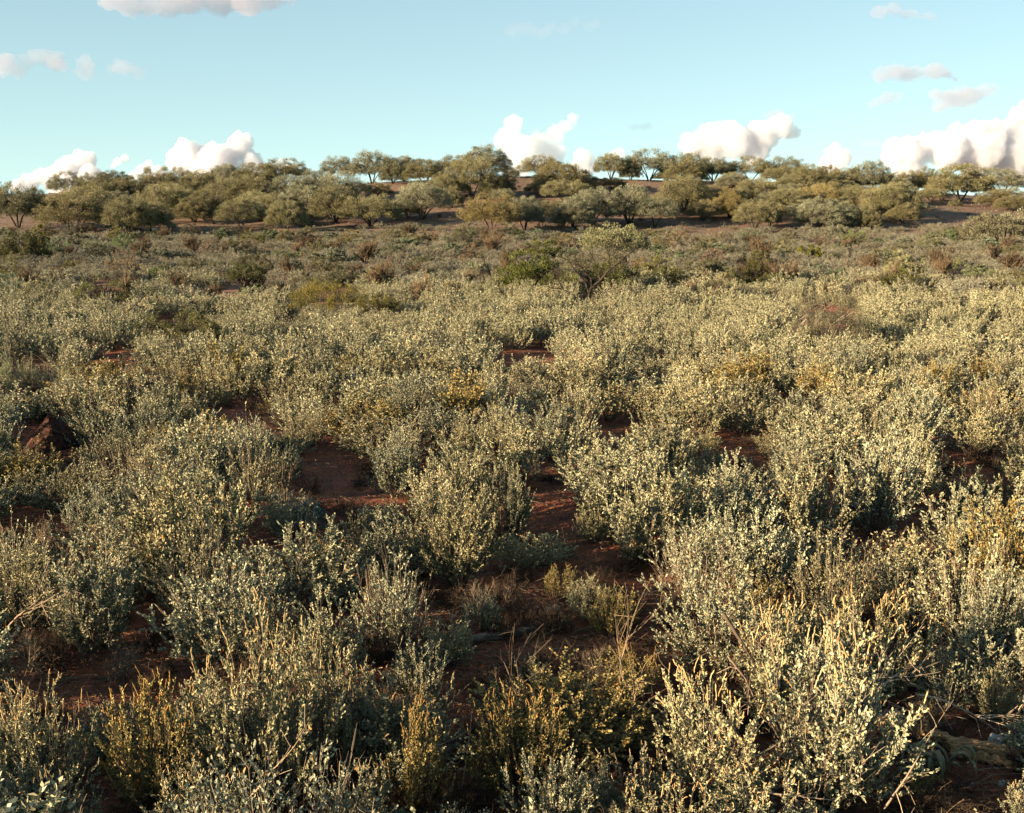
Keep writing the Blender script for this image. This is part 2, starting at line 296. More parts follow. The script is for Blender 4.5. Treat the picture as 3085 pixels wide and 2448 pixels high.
cloud([(1228, 335, 22), (1232, 350, 24), (1215, 352, 16)], CU, 6, .025, 20, 'round white cloud low beside the twin peaked cloud', 41)
cloud([(1303, 325, 14), (1290, 330, 12)], CU, 6, .02, 14, 'small white cloud peeping over the pair of skyline trees', 42)
cloud([(1455, 305, 22), (1480, 290, 22), (1510, 280, 22), (1540, 275, 20), (1500, 310, 34), (1550, 300, 34), (1600, 290, 34), (1640, 268, 24), (1655, 262, 16), (1665, 280, 16), (1590, 320, 30)], CU, 9, .025, 42, 'long white heaped cloud right of the sky centre', 5)
cloud([(1752, 325, 16), (1760, 315, 13), (1770, 335, 20), (1735, 348, 14), (1750, 350, 24)], CU, 6, .03, 22, 'small pointed white cloud left of the giant right hand cloud', 6)
cloud([(1890, 325, 30), (1915, 320, 30), (1950, 310, 30), (1960, 300, 18), (1990, 320, 40), (2020, 290, 28), (2050, 285, 30), (2090, 285, 32), (2130, 285, 36), (2160, 290, 40), (2060, 325, 50), (1910, 350, 34), (2140, 335, 50), (2180, 330, 50)], CU, 11, .03, 55, 'giant white heaped cloud at the right edge', 7)
cloud([(2140, 240, 18), (2158, 232, 20), (2170, 245, 22)], CU, 8, .02, 26, 'white cloud cut off by the right edge above the giant cloud', 8)
cloud([(1975, 200, 22), (2000, 205, 30), (2030, 205, 30), (1980, 225, 20), (2070, 190, 22), (2095, 185, 14), (2040, 195, 22), (1965, 240, 10)], 2600, 7, .010, 34, 'soft grey bottomed cloud at upper right, above the giant cloud', 9, .75)
cloud([(1855, 158, 18), (1885, 150, 22), (1920, 155, 24), (1960, 152, 24), (1990, 158, 20), (2010, 165, 14)], 2600, 6, .010, 26, 'flat lavender grey cloud at upper right', 10, .6)
cloud([(1830, 222, 8), (1850, 212, 13), (1870, 203, 14), (1890, 203, 10)], 2600, 5, .010, 16, 'small slanting grey cloud under the flat lavender one', 11, .8)
cloud([(1850, 25, 16), (1880, 22, 18), (1915, 28, 20), (1945, 35, 14), (1965, 38, 8)], 2600, 6, .007, 24, 'thin pinkish cloud near the top right corner', 12, .6)
cloud([(1085, 65, 16), (1110, 62, 18), (1140, 68, 18), (1160, 55, 12), (1215, 45, 14), (1245, 55, 16), (1190, 60, 10)], 2600, 6, .0022, 26, 'faint mauve wisp near the top centre', 13, .7)
cloud([(15, 140, 26), (35, 150, 18), (85, 118, 18), (110, 125, 22), (130, 135, 14), (55, 130, 14), (180, 135, 16), (185, 155, 12), (165, 150, 12)], 2600, 7, .008, 30, 'broken soft cloud at the upper left edge', 14, .85)
cloud([(235, 148, 13), (262, 143, 20), (285, 150, 15), (305, 155, 6)], 2600, 5, .0045, 22, 'thin grey wisp right of the broken left cloud', 15, .8)
cloud([(235, 5, 24), (270, 5, 32), (310, 8, 26), (350, 5, 34), (400, 0, 36), (460, 3, 38), (520, 2, 38), (570, -2, 30), (610, -5, 20)], 2600, 9, .008, 34, 'long lavender cloud cut off by the top edge', 16, .7)
cloud([(1825, 303, 12), (1845, 302, 14), (1862, 303, 8)], 3400, 5, .005, 12, 'little grey streak left of the giant right hand cloud', 17, .5)
cloud([(1610, 243, 14), (1640, 238, 18), (1665, 240, 12)], 3000, 5, .005, 16, 'grey veil just above the long white cloud', 18, .5)
cloud([(1335, 268, 12), (1360, 266, 14)], 3000, 5, .003, 14, 'very faint small wisp above the skyline trees', 19, .5)

# ------------------------------------------------------------------ landmarks used for the labels
ALL = []     # (object, 2156-x, 2156-y, kind phrase, landmark set, tail)
LN = [((110, 915), 'the rusty folded metal sheet'), ((1110, 752), 'the small far patch of red soil'), ((1160, 1090), 'the sunlit red soil hollow'), ((1930, 1080), 'the right hand red soil patch'),
      ((690, 985), 'the stick strewn red patch'), ((1090, 1360), 'the dark hollow with logs'), ((1950, 1560), 'the weathered log in the corner'), ((1690, 900), 'the bundle of bare upright stems'),
      ((1740, 670), 'the big round pale green shrub'), ((375, 700), 'the dark olive shrub'), ((1238, 640), 'the leaning dark limbed tree'), ((690, 650), 'the yellow green shrub'), ((60, 790), 'the plumed grey green bush'),
      ((1300, 905), 'the shaded soil gap right of centre'), ((1570, 1380), 'the reddish dry twig bush'), ((1600, 640), 'the cone topped green shrub'), ((500, 1700), 'the bottom left corner'), ((1100, 1600), 'the bottom edge at centre')]
LM = [((520, 580), 'the dark twiggy tree'), ((690, 620), 'the yellow green shrub'), ((1240, 520), 'the tall silver shrub'), ((1110, 560), 'the bright green shrub'), ((1590, 560), 'the cone topped green shrub'), ((1700, 525), 'the lime green bush'),
      ((1895, 560), 'the silver topped shrub at right'), ((50, 510), 'the dark green edge thicket'), ((215, 600), 'the bare stemmed shrub at left'), ((1786, 537), 'the black dead stump'), ((2100, 480), 'the broad right edge tree'), ((800, 570), 'the bare grey thorn tree'), ((950, 522), 'the round blue green bush')]
LH = [((40, 430), 'the dark tree at the left edge'), ((155, 430), 'the wide tree with fanned limbs'), ((535, 345), 'the big crown on the left skyline'), ((785, 350), 'the tall open skyline tree'), ((1010, 330), 'the tallest skyline tree'), ((985, 370), 'the twin stemmed tree'),
      ((1030, 440), 'the orange olive tree'), ((1150, 350), 'the lone crown mid skyline'), ((1365, 345), 'the umbrella tree on the skyline'), ((1475, 350), 'the bare limbed skyline tree'), ((2015, 380), 'the big dark dome at right'), ((1830, 370), 'the tall round skyline crown'), ((1260, 430), 'the grey green row of trees')]
ORD = ['nearest', 'second', 'third', 'fourth', 'fifth', 'sixth', 'seventh', 'eighth', 'ninth', 'tenth', 'eleventh', 'twelfth', 'thirteenth', 'fourteenth', 'fifteenth', 'sixteenth', 'seventeenth', 'eighteenth', 'nineteenth', 'twentieth'] + ['%d%s' % (i, 'st' if i % 10 == 1 else 'nd' if i % 10 == 2 else 'rd' if i % 10 == 3 else 'th') for i in range(21, 90)]
def label_all():
    b_ = {}
    for o, x, y, phrase, lms in ALL:
        k = min(range(len(lms)), key=lambda i: (lms[i][0][0] - x) ** 2 + ((lms[i][0][1] - y) * 1.5) ** 2); (lx, ly), nm = lms[k]
        dx, dy = x - lx, (y - ly) * 1.5
        side = ('left of' if dx < 0 else 'right of') if abs(dx) > abs(dy) else ('behind' if dy < 0 else 'in front of')
        b_.setdefault((phrase, nm, side), []).append((dx * dx + dy * dy, o))
    for (phrase, nm, side), l in b_.items():
        l.sort(key=lambda a: a[0])
        for i, (_, o) in enumerate(l):
            o['label'] = ('%s %s %s' % (phrase, side, nm)) if len(l) == 1 else ('%s, %s %s %s' % (phrase, ORD[i], side, nm))

def place(o, x, y, z, rz, s, tone=(1, 1, 1)):
    o.location = (x, y, z); o.rotation_euler = (0, 0, rz); o.scale = s if hasattr(s, '__len__') else (s, s, s)
    v = min(1, min(tone)); nb = (v, v, v)
    for c in ([o] + list(o.children)): c.color = (*(nb if c.name[:5] in ('stems', 'trunk') else tone), 1)
def copy_tree(src):
    c = link(src.copy())
    for ch in src.children: d = link(ch.copy()); d.parent = c
    return c
class Proto:
    """first use takes the prototype itself, later uses copies of it and its parts"""
    def __init__(s, name, cat, group, parts, H, R):
        s.H, s.R, s.used, s.cat, s.group = H, R, False, cat, group
        if len(parts) == 1: s.o = ob(name, parts[0][1])
        else:
            s.o = link(bpy.data.objects.new(name, None)); s.o.empty_display_size = .1
            for pn, me in parts: ob(pn, me, s.o)
        setp(s.o, None, cat, group)
    def get(s):
        if not s.used: s.used = True; return s.o
        return copy_tree(s.o)
rg = random.Random(11)
def put(p, px, base, top, w, phrase, lms, tone=(1, 1, 1), own=None, yoff=None):
    """place a copy of proto p so that it stands on the ground seen at that spot (2156 coordinates)"""
    x, y, z = hit(px * O, base * O)
    d = proj((x, y, z))[2]; h = (base - top) * O * d / F; ww = w * O * d / F
    o = p.get(); sxy = ww / (2 * p.R) * (1.1 if 'shrub' in p.o.name else 1); place(o, x, y, z, rg.uniform(0, 6.28), (sxy, sxy, h / p.H), tone)
    if own: o['label'] = own
    else: ALL.append((o, px, (base + top) / 2, phrase, lms))
    return o

# ------------------------------------------------------------------ hill trees
G_T = 'olive crowned trees on the hill'
TP = []
for i in range(9):
    H = 4.; Wd = [4.6, 5., 4.2, 4.8, 5.4, 4.4, 5., 4.6, 4.0][i]
    sp, fo = tree(100 + i, H, Wd, [.22, .27, .18, .3, .24, .16, .32, .22, .12][i], [4, 5, 3, 4, 5, 6, 3, 4, 5][i], 260 + 15 * (i % 3), 110, ll=.12, lw=.03, open_=[0, .1, 0, .2, .05, 0, .25, .1, 0][i], flat=[2., 2.3, 1.8, 2.1, 2.4, 1.9, 2.2, 1.9, 1.8][i])
    TP.append(Proto('hill_tree', 'tree', G_T, [('trunk', mesh('trunk', wm(sp, 'bark'))), ('crown', mesh('crown', wm(fo, 'mulga')))], H, Wd / 2))
def low(seed, nm='low_bush'):
    sp, fo = tree(seed, 1.6, 2.6, .08, 6, 70, 120, ll=.10, lw=.03, flat=2.4, tr=.03)
    return Proto(nm, 'bush', 'low round bushes', [('stems', mesh('stems', wm(sp, 'bark'))), ('foliage', mesh('foliage', wm(fo, 'mulga')))], 1.6, 1.3)
# region, x, top, base, width, tone index
HT = '''0 190 400 860 430 3
0 -20 375 700 150 3
0 380 455 720 220 3
0 700 290 560 300 1
0 1000 310 580 330 3
0 1190 270 430 330 3
0 900 450 750 520 0
0 780 500 915 600 2
0 1310 340 590 360 2
0 1180 590 880 260 0
0 1350 565 950 420 0
0 1580 600 930 370 0
0 1640 250 560 380 0
0 1890 250 500 260 1
0 2080 280 560 340 0
0 1750 425 760 500 0
0 1960 470 760 330 0
0 2040 540 800 340 2
1 60 280 520 320 0
1 290 210 440 330 1
1 620 190 500 430 0
1 900 155 400 400 2
1 300 360 640 420 0
1 560 340 620 450 0
1 1000 330 620 480 1
1 1220 270 560 340 1
1 1080 420 740 420 1
1 640 480 790 430 0
1 440 580 870 430 0
1 910 580 900 330 0
1 60 480 780 360 2
1 1470 310 600 460 1
1 1430 440 800 460 0
1 1460 120 340 290 1
1 1810 70 390 380 1
1 2030 160 400 230 3
1 1800 520 840 520 0
2 60 130 370 330 0
2 280 150 410 380 0
2 560 115 300 330 0
2 500 310 560 340 0
2 900 25 330 430 1
2 770 140 560 430 0
2 1180 230 335 130 1
2 1040 270 540 330 0
2 560 440 650 190 0
2 250 405 770 490 1
2 1320 540 880 330 1
2 980 535 930 500 4
2 1500 125 345 390 0
2 1720 200 480 520 2
2 1740 370 600 420 0
2 1500 580 800 260 3
2 1840 545 870 360 1
2 2040 450 830 430 1
3 140 100 360 290 0
3 350 160 360 190 2
3 540 65 360 440 1
3 730 200 350 150 3
3 330 440 820 430 1
3 600 560 850 420 1
3 950 80 330 420 1
3 930 140 400 360 0
3 1210 130 370 350 3
3 900 340 710 470 0
3 1170 450 700 380 0
3 1600 130 350 390 0
3 1950 135 335 400 3
3 1420 290 450 270 0
3 1930 225 430 360 0
3 1640 360 640 400 0
3 1390 460 760 320 4
3 2060 300 480 350 0
3 1640 590 890 350 0
3 1960 460 710 340 0
3 1800 600 850 180 2
4 100 200 430 260 0
4 270 200 380 240 2
4 440 220 420 230 0
4 700 155 440 320 1
4 350 290 430 320 0
4 1060 235 430 320 0
4 1230 220 440 200 1
4 1540 185 520 480 0
4 1940 230 470 400 1
4 200 390 600 360 4
4 540 410 620 370 0
4 800 390 660 330 0
4 1990 405 590 340 2
4 240 510 780 420 1
4 500 560 780 320 3
4 900 380 700 420 0
4 690 610 790 180 0
4 20 440 610 260 2'''
RX = [0, 600, 1200, 1800, 2400]; RS = [.2876, .2876, .2876, .2876, .3177]
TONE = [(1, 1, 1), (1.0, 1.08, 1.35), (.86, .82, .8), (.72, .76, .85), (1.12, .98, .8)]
TPH = ['domed olive tree', 'grey green tree', 'brownish olive tree', 'dark crowned tree', 'warm orange olive tree']
for q, l in enumerate(HT.split('\n')):
    r, x, t, bb, w, k = map(int, l.split()); px = (RX[r] + x * RS[r]) / 1.4309; py = (440 + bb * RS[r]) / 1.4309; ty = (440 + t * RS[r]) / 1.4309
    v = 1 + rg.uniform(-.1, .1); tn = tuple(c * v for c in TONE[k])
    p = TP[q % 9] if w > 200 else TP[8]
    gx, gy, gz = hit(px * O, py * O)
    py2 = proj((gx, gy, gz))[1] / O
    put(p, px, max(py, py2) if gy > 150 else py, ty - .13 * (py - ty), w * RS[r] / 1.4309 * 1.36, TPH[k], LH, tn)
for l in '1215 415 470 80;1290 372 398 70;1340 405 445 80;1390 410 455 90;1230 375 405 70;1400 360 382 60;1480 420 465 80;1540 365 400 80;1600 375 415 90;1660 385 425 80;1700 350 385 70;1790 360 400 80;1850 410 455 90;1890 375 410 70;1900 430 470 80;1960 395 425 70;1930 365 395 70;2090 400 435 80;2060 375 400 70;2130 410 445 80;1080 425 465 80;900 395 425 70;960 380 410 70;1060 395 425 60;1140 380 410 80;1700 420 465 90;1620 425 470 90;1780 430 470 80;1840 365 400 80;860 420 460 70'.split(';'):
    a = list(map(float, l.split())); k = rg.choice([0, 0, 1, 2]); put(TP[rg.randrange(9)], a[0], a[2], a[1], a[3], 'olive tree set among its neighbours', LH, TONE[k])
# a few more crowns in behind, so the wooded slope has depth
for l in '''210 375 430 80;330 400 440 90;450 395 430 80;600 410 450 80;690 400 450 70;1240 395 425 80;1500 390 430 90;1620 400 445 80;1720 400 440 80;1800 410 445 70;1880 390 430 70;60 420 450 70;250 400 440 90;290 410 455 90;370 395 440 90;410 405 450 90;500 395 440 90;540 410 450 90;640 400 450 90;720 410 450 80;560 380 420 100;480 375 415 100;350 380 425 100;1550 395 440 80;1680 385 425 80;1840 395 440 80;1740 380 420 80;1800 385 425 80;1330 400 435 80;1440 400 440 80'''.split(';'):
    a = list(map(float, l.split())); put(TP[rg.randrange(9)], a[0], a[2], a[1], a[3], 'half hidden olive tree', LH, TONE[rg.choice([0, 1, 2])])
LB = [low(300), low(301), low(302)]
for l in '''797 385 410 78 2;160 398 432 60 0;868 490 520 70 0;1640 508 540 60 0;830 480 510 60 2;90 470 500 60 2;1560 440 460 40 0;1490 500 520 50 2;760 500 525 60 1;600 480 515 50 2;1370 480 500 60 2;1720 478 500 40 1;980 470 510 60 3;1760 470 505 50 1;640 455 475 50 1;1180 420 440 50 2;2010 420 434 30 0;1940 425 440 34 1;2060 455 470 30 2'''.split(';'):
    a = list(map(float, l.split())); put(LB[rg.randrange(3)], a[0], a[2], a[1], a[3], 'low round slope bush', LH, TONE[int(a[4])])

# ------------------------------------------------------------------ named shrubs of the middle ground
def shrub(name, seed, mat, H, Wd, hb=.05, nc=90, per=120, ll=.07, lw=.025, stem='bark', nl=6, tr=.025, flat=2.2, op=0, extra=None, lean=0):
    sp, fo = tree(seed, H, Wd, hb, nl, nc, per, ll, lw, flat, op, lean, tr)
    st_ = wm(sp, stem)
    if extra is not None: st_ += wm(extra, 'bark')
    return Proto(name, 'shrub', 'scattered shrubs of the middle ground', [('stems', mesh('stems', st_)), ('foliage', mesh('foliage', wm(fo, mat)))], H, Wd / 2)
def bushp(name, seed, mat, H, R, group='scattered shrubs of the middle ground', **kw):
    sp, fo, _ = bush(seed, H, R, **kw)
    return Proto(name, 'shrub', group, [('stems', mesh('stems', wm(sp, kw.get('sm', 'stem')))), ('foliage', mesh('foliage', wm(fo, mat)))], H, R)
YG = (1.75, 1.35, .9); GR = (1.15, 1.15, .8); DG = (.6, .62, .7); LIME = (1.9, 1.75, .8)
put(shrub('green_shrub', 400, 'green', 1.6, 2.4, .1, 110, 130), 1115, 620, 530, 150, '', LM, GR, 'bright green leafy shrub left of the leaning dark limbed tree')
put(shrub('green_shrub', 401, 'green', 1.6, 1.6, .2, 60, 120, op=.2), 1145, 560, 500, 80, '', LM, (1.2, 1.2, .9), 'green shrub standing behind the bright green one, left of the tall silver shrub')
put(shrub('green_shrub', 402, 'green', 1.6, 2.2, .1, 100, 120, op=.15), 1290, 622, 545, 130, '', LM, (.95, .9, .8), 'dark green shrub directly behind the leaning dark limbed tree')
put(shrub('green_shrub', 403, 'green', 1.4, 2.4, .05, 80, 120, op=.1), 1180, 630, 570, 110, '', LM, (.9, .85, .8), 'olive green shrub at the left foot of the leaning tree')
put(shrub('green_shrub', 404, 'green', 1.2, 2.0, .05, 80, 110, op=.1), 1390, 612, 560, 100, '', LM, (1.0, .95, .8), 'green shrub with mixed leaves right of the leaning tree')
put(shrub('yellow_shrub', 405, 'green', 1.5, 2.6, .3, 110, 130, ll=.06, lw=.014, nl=9, tr=.014, stem='twig', flat=1.8), 692, 672, 585, 150, '', LM, YG, 'fan shaped yellow green shrub with straw stems')
put(shrub('yellow_shrub', 406, 'green', 1.3, 1.8, .3, 70, 120, ll=.06, lw=.016, nl=7, tr=.014, stem='twig'), 795, 680, 615, 85, '', LM, (1.3, 1.05, .8), 'smaller olive shrub right of the yellow green shrub')
put(shrub('dark_shrub', 407, 'green', 1.2, 2.2, .05, 130, 140, ll=.05, lw=.018), 378, 738, 650, 178, '', LM, (.95, .85, .85), 'dark olive shrub, densest of the left field, beside the fallen black branch')
put(shrub('twiggy_tree', 408, 'green', 2.2, 2.2, .5, 80, 110, ll=.06, lw=.026, nl=9, tr=.06, op=.1, flat=1.8, extra=dead(8, 2., .9, 8, 2, 4, .035)), 522, 636, 545, 90, '', LM, (.85, .8, .8), 'small dark tree of bare black stems and a thin olive top')
put(shrub('bare_stemmed_shrub', 409, 'green', 1.8, 2.2, .3, 45, 90, ll=.05, lw=.02, nl=12, tr=.018, op=.2, extra=dead(9, 1.7, 1., 16, 2, 3, .03)), 222, 660, 575, 120, '', LM, (1., .95, .8), 'shrub of many bare upright stems with green tufts at left')
put(shrub('cone_shrub', 410, 'green', 1.8, 1.5, .0, 110, 120, ll=.05, lw=.02, flat=.9), 1585, 612, 520, 78, '', LM, (1., .85, .75), 'cone topped green shrub right of centre')
put(shrub('green_shrub', 411, 'green', 1.2, 1.8, .0, 90, 120, ll=.05, lw=.02), 1632, 618, 570, 78, '', LM, (.72, .72, .75), 'dark green mound joined to the right of the cone topped shrub')
put(shrub('green_shrub', 412, 'green', 1.2, 1.6, .0, 60, 110, ll=.05, lw=.02, op=.1), 1540, 612, 560, 60, '', LM, (1.1, .95, .8), 'olive mound joined to the left of the cone topped shrub')
put(shrub('pale_green_shrub', 413, 'green', 1.8, 2.2, .0, 190, 190, ll=.035, lw=.012, flat=2.6, tr=.015, stem='twig', nl=9), 1742, 735, 606, 165, '', LN, (1.95, 1.6, 2.6), 'big round fine leaved pale green shrub at the right of the field')
put(shrub('lime_bush', 414, 'green', .9, 1.2, .0, 50, 110, ll=.07), 1702, 547, 511, 56, '', LM, LIME, 'small lime green bush right of centre')
put(shrub('silver_topped_shrub', 415, 'silver', 1.8, 1.8, .3, 70, 120, ll=.07, lw=.022, flat=1.8, stem='twig'), 1900, 600, 522, 80, '', LM, (.85, .85, .72), 'shrub with a silver top and green skirt at right')
put(shrub('green_shrub', 416, 'green', 1., 1.8, .0, 60, 110, ll=.06), 1890, 608, 562, 80, '', LM, (1.2, 1.1, .8), 'green skirt shrub in front of the silver topped one')
put(shrub('thicket_bush', 417, 'green', 1.4, 3., .0, 130, 120, ll=.08, lw=.03), 50, 552, 482, 120, '', LM, (.8, .72, .8), 'dark green thicket at the left edge')
put(shrub('lime_bush', 418, 'green', 1.2, 1.2, .1, 50, 110, ll=.08, lw=.03), 83, 530, 474, 46, '', LM, (1.6, 1.35, .7), 'yellow lime bush at the right end of the dark thicket')
put(shrub('tall_silver_shrub', 419, 'silver', 2.4, 2.4, .58, 110, 120, ll=.06, lw=.022, flat=2.2, stem='twig', tr=.02, nl=7), 1290, 605, 472, 145, '', LM, (.62, .64, .54), 'tall silver green shrub rising behind the leaning tree')
put(shrub('broad_tree', 420, 'brownleaf', 2.4, 3.4, .22, 130, 130, ll=.1, lw=.03, nl=7, tr=.04), 2110, 520, 438, 165, '', LM, (.85, .82, .72), 'broad grey brown tree cut off by the right edge')
for l, t, nm in (('1065 520 600 70', (.8, .75, .75), 'bare grey thorn shrub left of the bright green shrub'), ('1040 490 540 60', (.8, .8, .8), 'bare grey thorn shrub under the orange olive tree'), ('800 545 620 70', (.8, .8, .8), 'bare grey thorn tree with a forked crown left of centre'), ('880 585 640 80', (1.1, .62, .5), 'reddish bare shrub left of centre'),
                 ('1980 540 590 70', (.8, .75, .7), 'bare grey shrub in front of the broad tree'), ('1830 530 575 70', (.75, .7, .7), 'bare brown shrub right of the black stump'), ('1600 490 555 60', (.8, .75, .7), 'bare grey shrub behind the cone topped shrub'), ('780 500 555 70', (.8, .8, .75), 'bare grey shrub behind the thorn tree'),
                 ('1500 550 590 50', (.8, .8, .8), 'small bare shrub left of the cone topped shrub'), ('300 500 545 60', (.7, .65, .65), 'bare dark shrub below the left slope'), ('400 495 540 60', (.7, .7, .7), 'bare grey shrub below the wooded left slope'), ('2130 520 580 70', (.8, .75, .75), 'bare grey shrub at the right edge below the broad tree'),
                 ('1620 545 590 50', (.7, .7, .7), 'low bare shrub right of the cone topped shrub'), ('60 560 620 50', (.5, .5, .5), 'thin dark dead stem near the left edge'), ('1820 575 625 70', (.7, .65, .6), 'bare brown shrub left of the silver topped shrub'), ('600 590 640 60', (.8, .75, .7), 'bare twiggy shrub left of the yellow green shrub'), ('1460 590 630 60', (.8, .7, .65), 'bare twiggy shrub far right of the leaning tree'), ('980 470 500 40', (.8, .8, .8), 'bare shrub below the grey green hill trees')):
    a = list(map(float, l.split())); i = int(a[0])
    put(Proto('bare_shrub', 'shrub', 'bare thorn shrubs', [('branches', mesh('branches', wm(dead(i, 1.6, 1.1, 11, 3, 5, .05, .35), 'bark')))], 1.6, 1.0), a[0], a[2], a[1], a[3], '', LM, (t[0] * 2.6, t[0] * 2.3, t[0] * 1.75), nm)
P_ = [shrub('blue_green_bush', 430 + i, 'silver', .9, 1.3, .0, 55, 110, ll=.07, lw=.028) for i in range(3)]
P2 = [shrub('olive_shrub', 440 + i, 'mulga', 1.6, 2.0, .15, 55, 100, ll=.08, lw=.026, op=.15, nl=5) for i in range(4)]
for l in '950 510 540 50;1720 555 580 50;1400 520 545 50;2040 480 512 80;2090 500 525 60;640 482 510 50;700 488 512 40;570 480 505 50;470 478 510 56;860 500 525 46;1300 520 545 40;1480 508 530 50;1560 530 552 40;1650 520 545 50;340 520 548 60;1200 520 545 40;700 520 545 50;1770 510 530 40;1900 500 520 40;1960 512 532 44;880 540 562 46;620 530 552 46;1010 500 520 36;1090 480 500 34;1440 530 555 46;1850 500 516 30;760 530 550 40'.split(';'):
    a = list(map(float, l.split())); put(P_[rg.randrange(3)], a[0], a[2], a[1], a[3], 'round blue green bush', LM, (rg.uniform(.42, .6), rg.uniform(.52, .66), rg.uniform(.5, .66)))
for l in '120 495 545 60;200 500 545 60;260 488 530 50;170 520 565 50;450 500 545 60;520 500 540 50;680 500 540 60;740 480 520 60;830 500 545 50;900 480 520 50;990 510 560 50;1190 490 530 50;1400 485 525 60;1440 490 530 50;1530 480 520 40;1580 478 515 50;1660 480 510 50;1800 480 515 50;1740 488 520 40;1960 490 525 50;2010 540 580 60;330 560 600 60;120 560 600 60;20 570 640 80;420 540 575 50;1000 560 600 50;1500 520 560 50;1750 560 600 60;2060 560 600 70;2140 580 640 60;1450 600 640 50;1030 590 640 60;950 590 640 50;600 520 555 60;1350 540 585 50;560 540 575 40;1960 610 650 60;1700 590 625 50;250 540 580 60'.split(';'):
    a = list(map(float, l.split())); k = rg.random(); put(P2[rg.randrange(4)], a[0], a[2], a[1], a[3], 'scrubby olive shrub', LM, (rg.uniform(.65, 1.), rg.uniform(.68, .98), rg.uniform(.65, 1.2)))
BS = [Proto('bare_shrub', 'shrub', 'bare thorn shrubs', [('branches', mesh('branches', wm(dead(700 + i, 1.6, 1.1, 9, 3, 5, .05, .35), 'bark')))], 1.6, 1.) for i in range(4)]
for _ in range(230):
    px = rg.uniform(10, 2146); bb = 500 + 145 * rg.random() ** 1.3; sc = (bb - 430) / 100; k = rg.random(); hh = rg.uniform(16, 40) * (.5 + .5 * sc)
    if any(abs(px - c_) < 70 and bb > 610 for c_ in (690, 1240, 1110, 1590)): continue
    if k < .3: put(BS[rg.randrange(4)], px, bb, bb - hh * 1.15, hh * 1.3, 'dark bare thorn shrub', LM, (lambda q: (q, q * .9, q * .72))(rg.uniform(1.3, 2.6)))
    elif k < .62: put(P2[rg.randrange(4)], px, bb, bb - hh, hh * 1.5, 'scrubby olive shrub', LM, (rg.uniform(.4, .75),) * 2 + (rg.uniform(.4, .9),))
    elif k < .8: put(P_[rg.randrange(3)], px, bb, bb - hh * .8, hh * 1.4, 'round blue green bush', LM, (rg.uniform(.4, .55), rg.uniform(.5, .62), rg.uniform(.45, .6)))
    else: put(LB[rg.randrange(3)], px, bb, bb - hh * .8, hh * 1.5, 'dark round bush', LM, (.6, .62, .65))
# the leaning tree, its limbs measured on the photograph
zx, zy, zz = hit(1238 * O, 652 * O); zd = proj((zx, zy, zz))[2]; k = .2041 * SC * zd / F
g = np.random.default_rng(5)
LIMB = [([(1035, 1410), (1045, 1280), (1050, 1150), (1080, 1080)], .052), ([(1080, 1090), (1130, 1040), (1210, 970), (1290, 860), (1400, 780), (1470, 700), (1560, 620), (1680, 520)], .036), ([(1045, 1150), (1000, 1030), (960, 960), (880, 880), (800, 790), (750, 700), (600, 620)], .028),
        ([(1080, 1080), (1080, 960), (1000, 870), (940, 800), (860, 700), (830, 600)], .022), ([(1210, 965), (1190, 880), (1130, 750), (1090, 640), (1040, 550)], .02), ([(960, 1390), (920, 1320), (880, 1260), (810, 1190), (720, 1140), (650, 1085), (520, 1090), (440, 1070)], .03),
        ([(1050, 1260), (1120, 1230), (1220, 1220), (1300, 1300), (1400, 1340)], .016), ([(1320, 850), (1330, 760), (1320, 640), (1290, 520)], .018), ([(650, 1085), (600, 1000), (560, 880)], .014), ([(1290, 900), (1210, 990), (1300, 930)], .012), ([(880, 880), (890, 780), (960, 700)], .014)]
tp = []
for pts, r in LIMB:
    A = np.array([((a - 1035) * k, 0, (1400 - b_) * k) for a, b_ in pts]); t = np.linspace(0, len(pts) - 1, 14); P = np.stack([np.interp(t, range(len(pts)), A[:, c]) for c in range(3)], 1)
    yo = 0 if len(tp) == 0 else g.uniform(-.5, .1); P[:, 1] = np.linspace(0, 1, 14) ** 1.2 * yo; P += g.normal(0, .008, P.shape)
    tp.append(tubes(P[None], np.linspace(1, .35, 14)[None] * r * 1.35, 6, np.array([.3]), g))
    m = 16; ii = g.integers(5, 14, m); q = P[ii]; d = unit(np.stack([g.normal(0, .8, m), g.normal(0, .6, m), np.abs(g.normal(.7, .5, m))], 1)); L2 = g.uniform(.15, .5, m)
    tp.append(tubes(bez(q, q + d * L2[:, None] * .5 + g.normal(0, .03, (m, 3)), q + d * L2[:, None], 4), np.linspace(1, .4, 4)[None] * np.full((m, 1), .007), 3, None, g))
    m2_ = m * 4; jj = np.repeat(np.arange(m), 4); q2 = q[jj] + d[jj] * (L2[jj] * g.uniform(.3, 1, m2_))[:, None]; d2 = unit(d[jj] + g.normal(0, .6, (m2_, 3))); tp.append(tubes(bez(q2, q2 + d2 * .08, q2 + d2 * .17, 3), np.full((m2_, 3), .0035), 3, None, g))
lt = link(bpy.data.objects.new('leaning_tree', None)); lt.location = (zx, zy, zz); setp(lt, 'leaning tree with dark twisting bare limbs standing in the middle of the scrub', 'tree')
ob('limbs', mesh('limbs', wm(tp, 'bark')), lt)
c = np.stack([g.uniform(-.9, 1.1, 40), g.normal(0, .35, 40), g.uniform(.9, 1.7, 40)], 1); oi_ = np.repeat(np.arange(40), 60); q = c[oi_] + g.normal(0, .09, (2400, 3))
fo_ = ob('foliage', mesh('foliage', wm([leaves(q, g.normal(0, 1, (2400, 3)) + np.array([0, 0, .8]), g.uniform(.03, .06, 2400), g.uniform(.012, .02, 2400), g)], 'green')), lt); fo_.color = (1.1, 1., .8, 1)

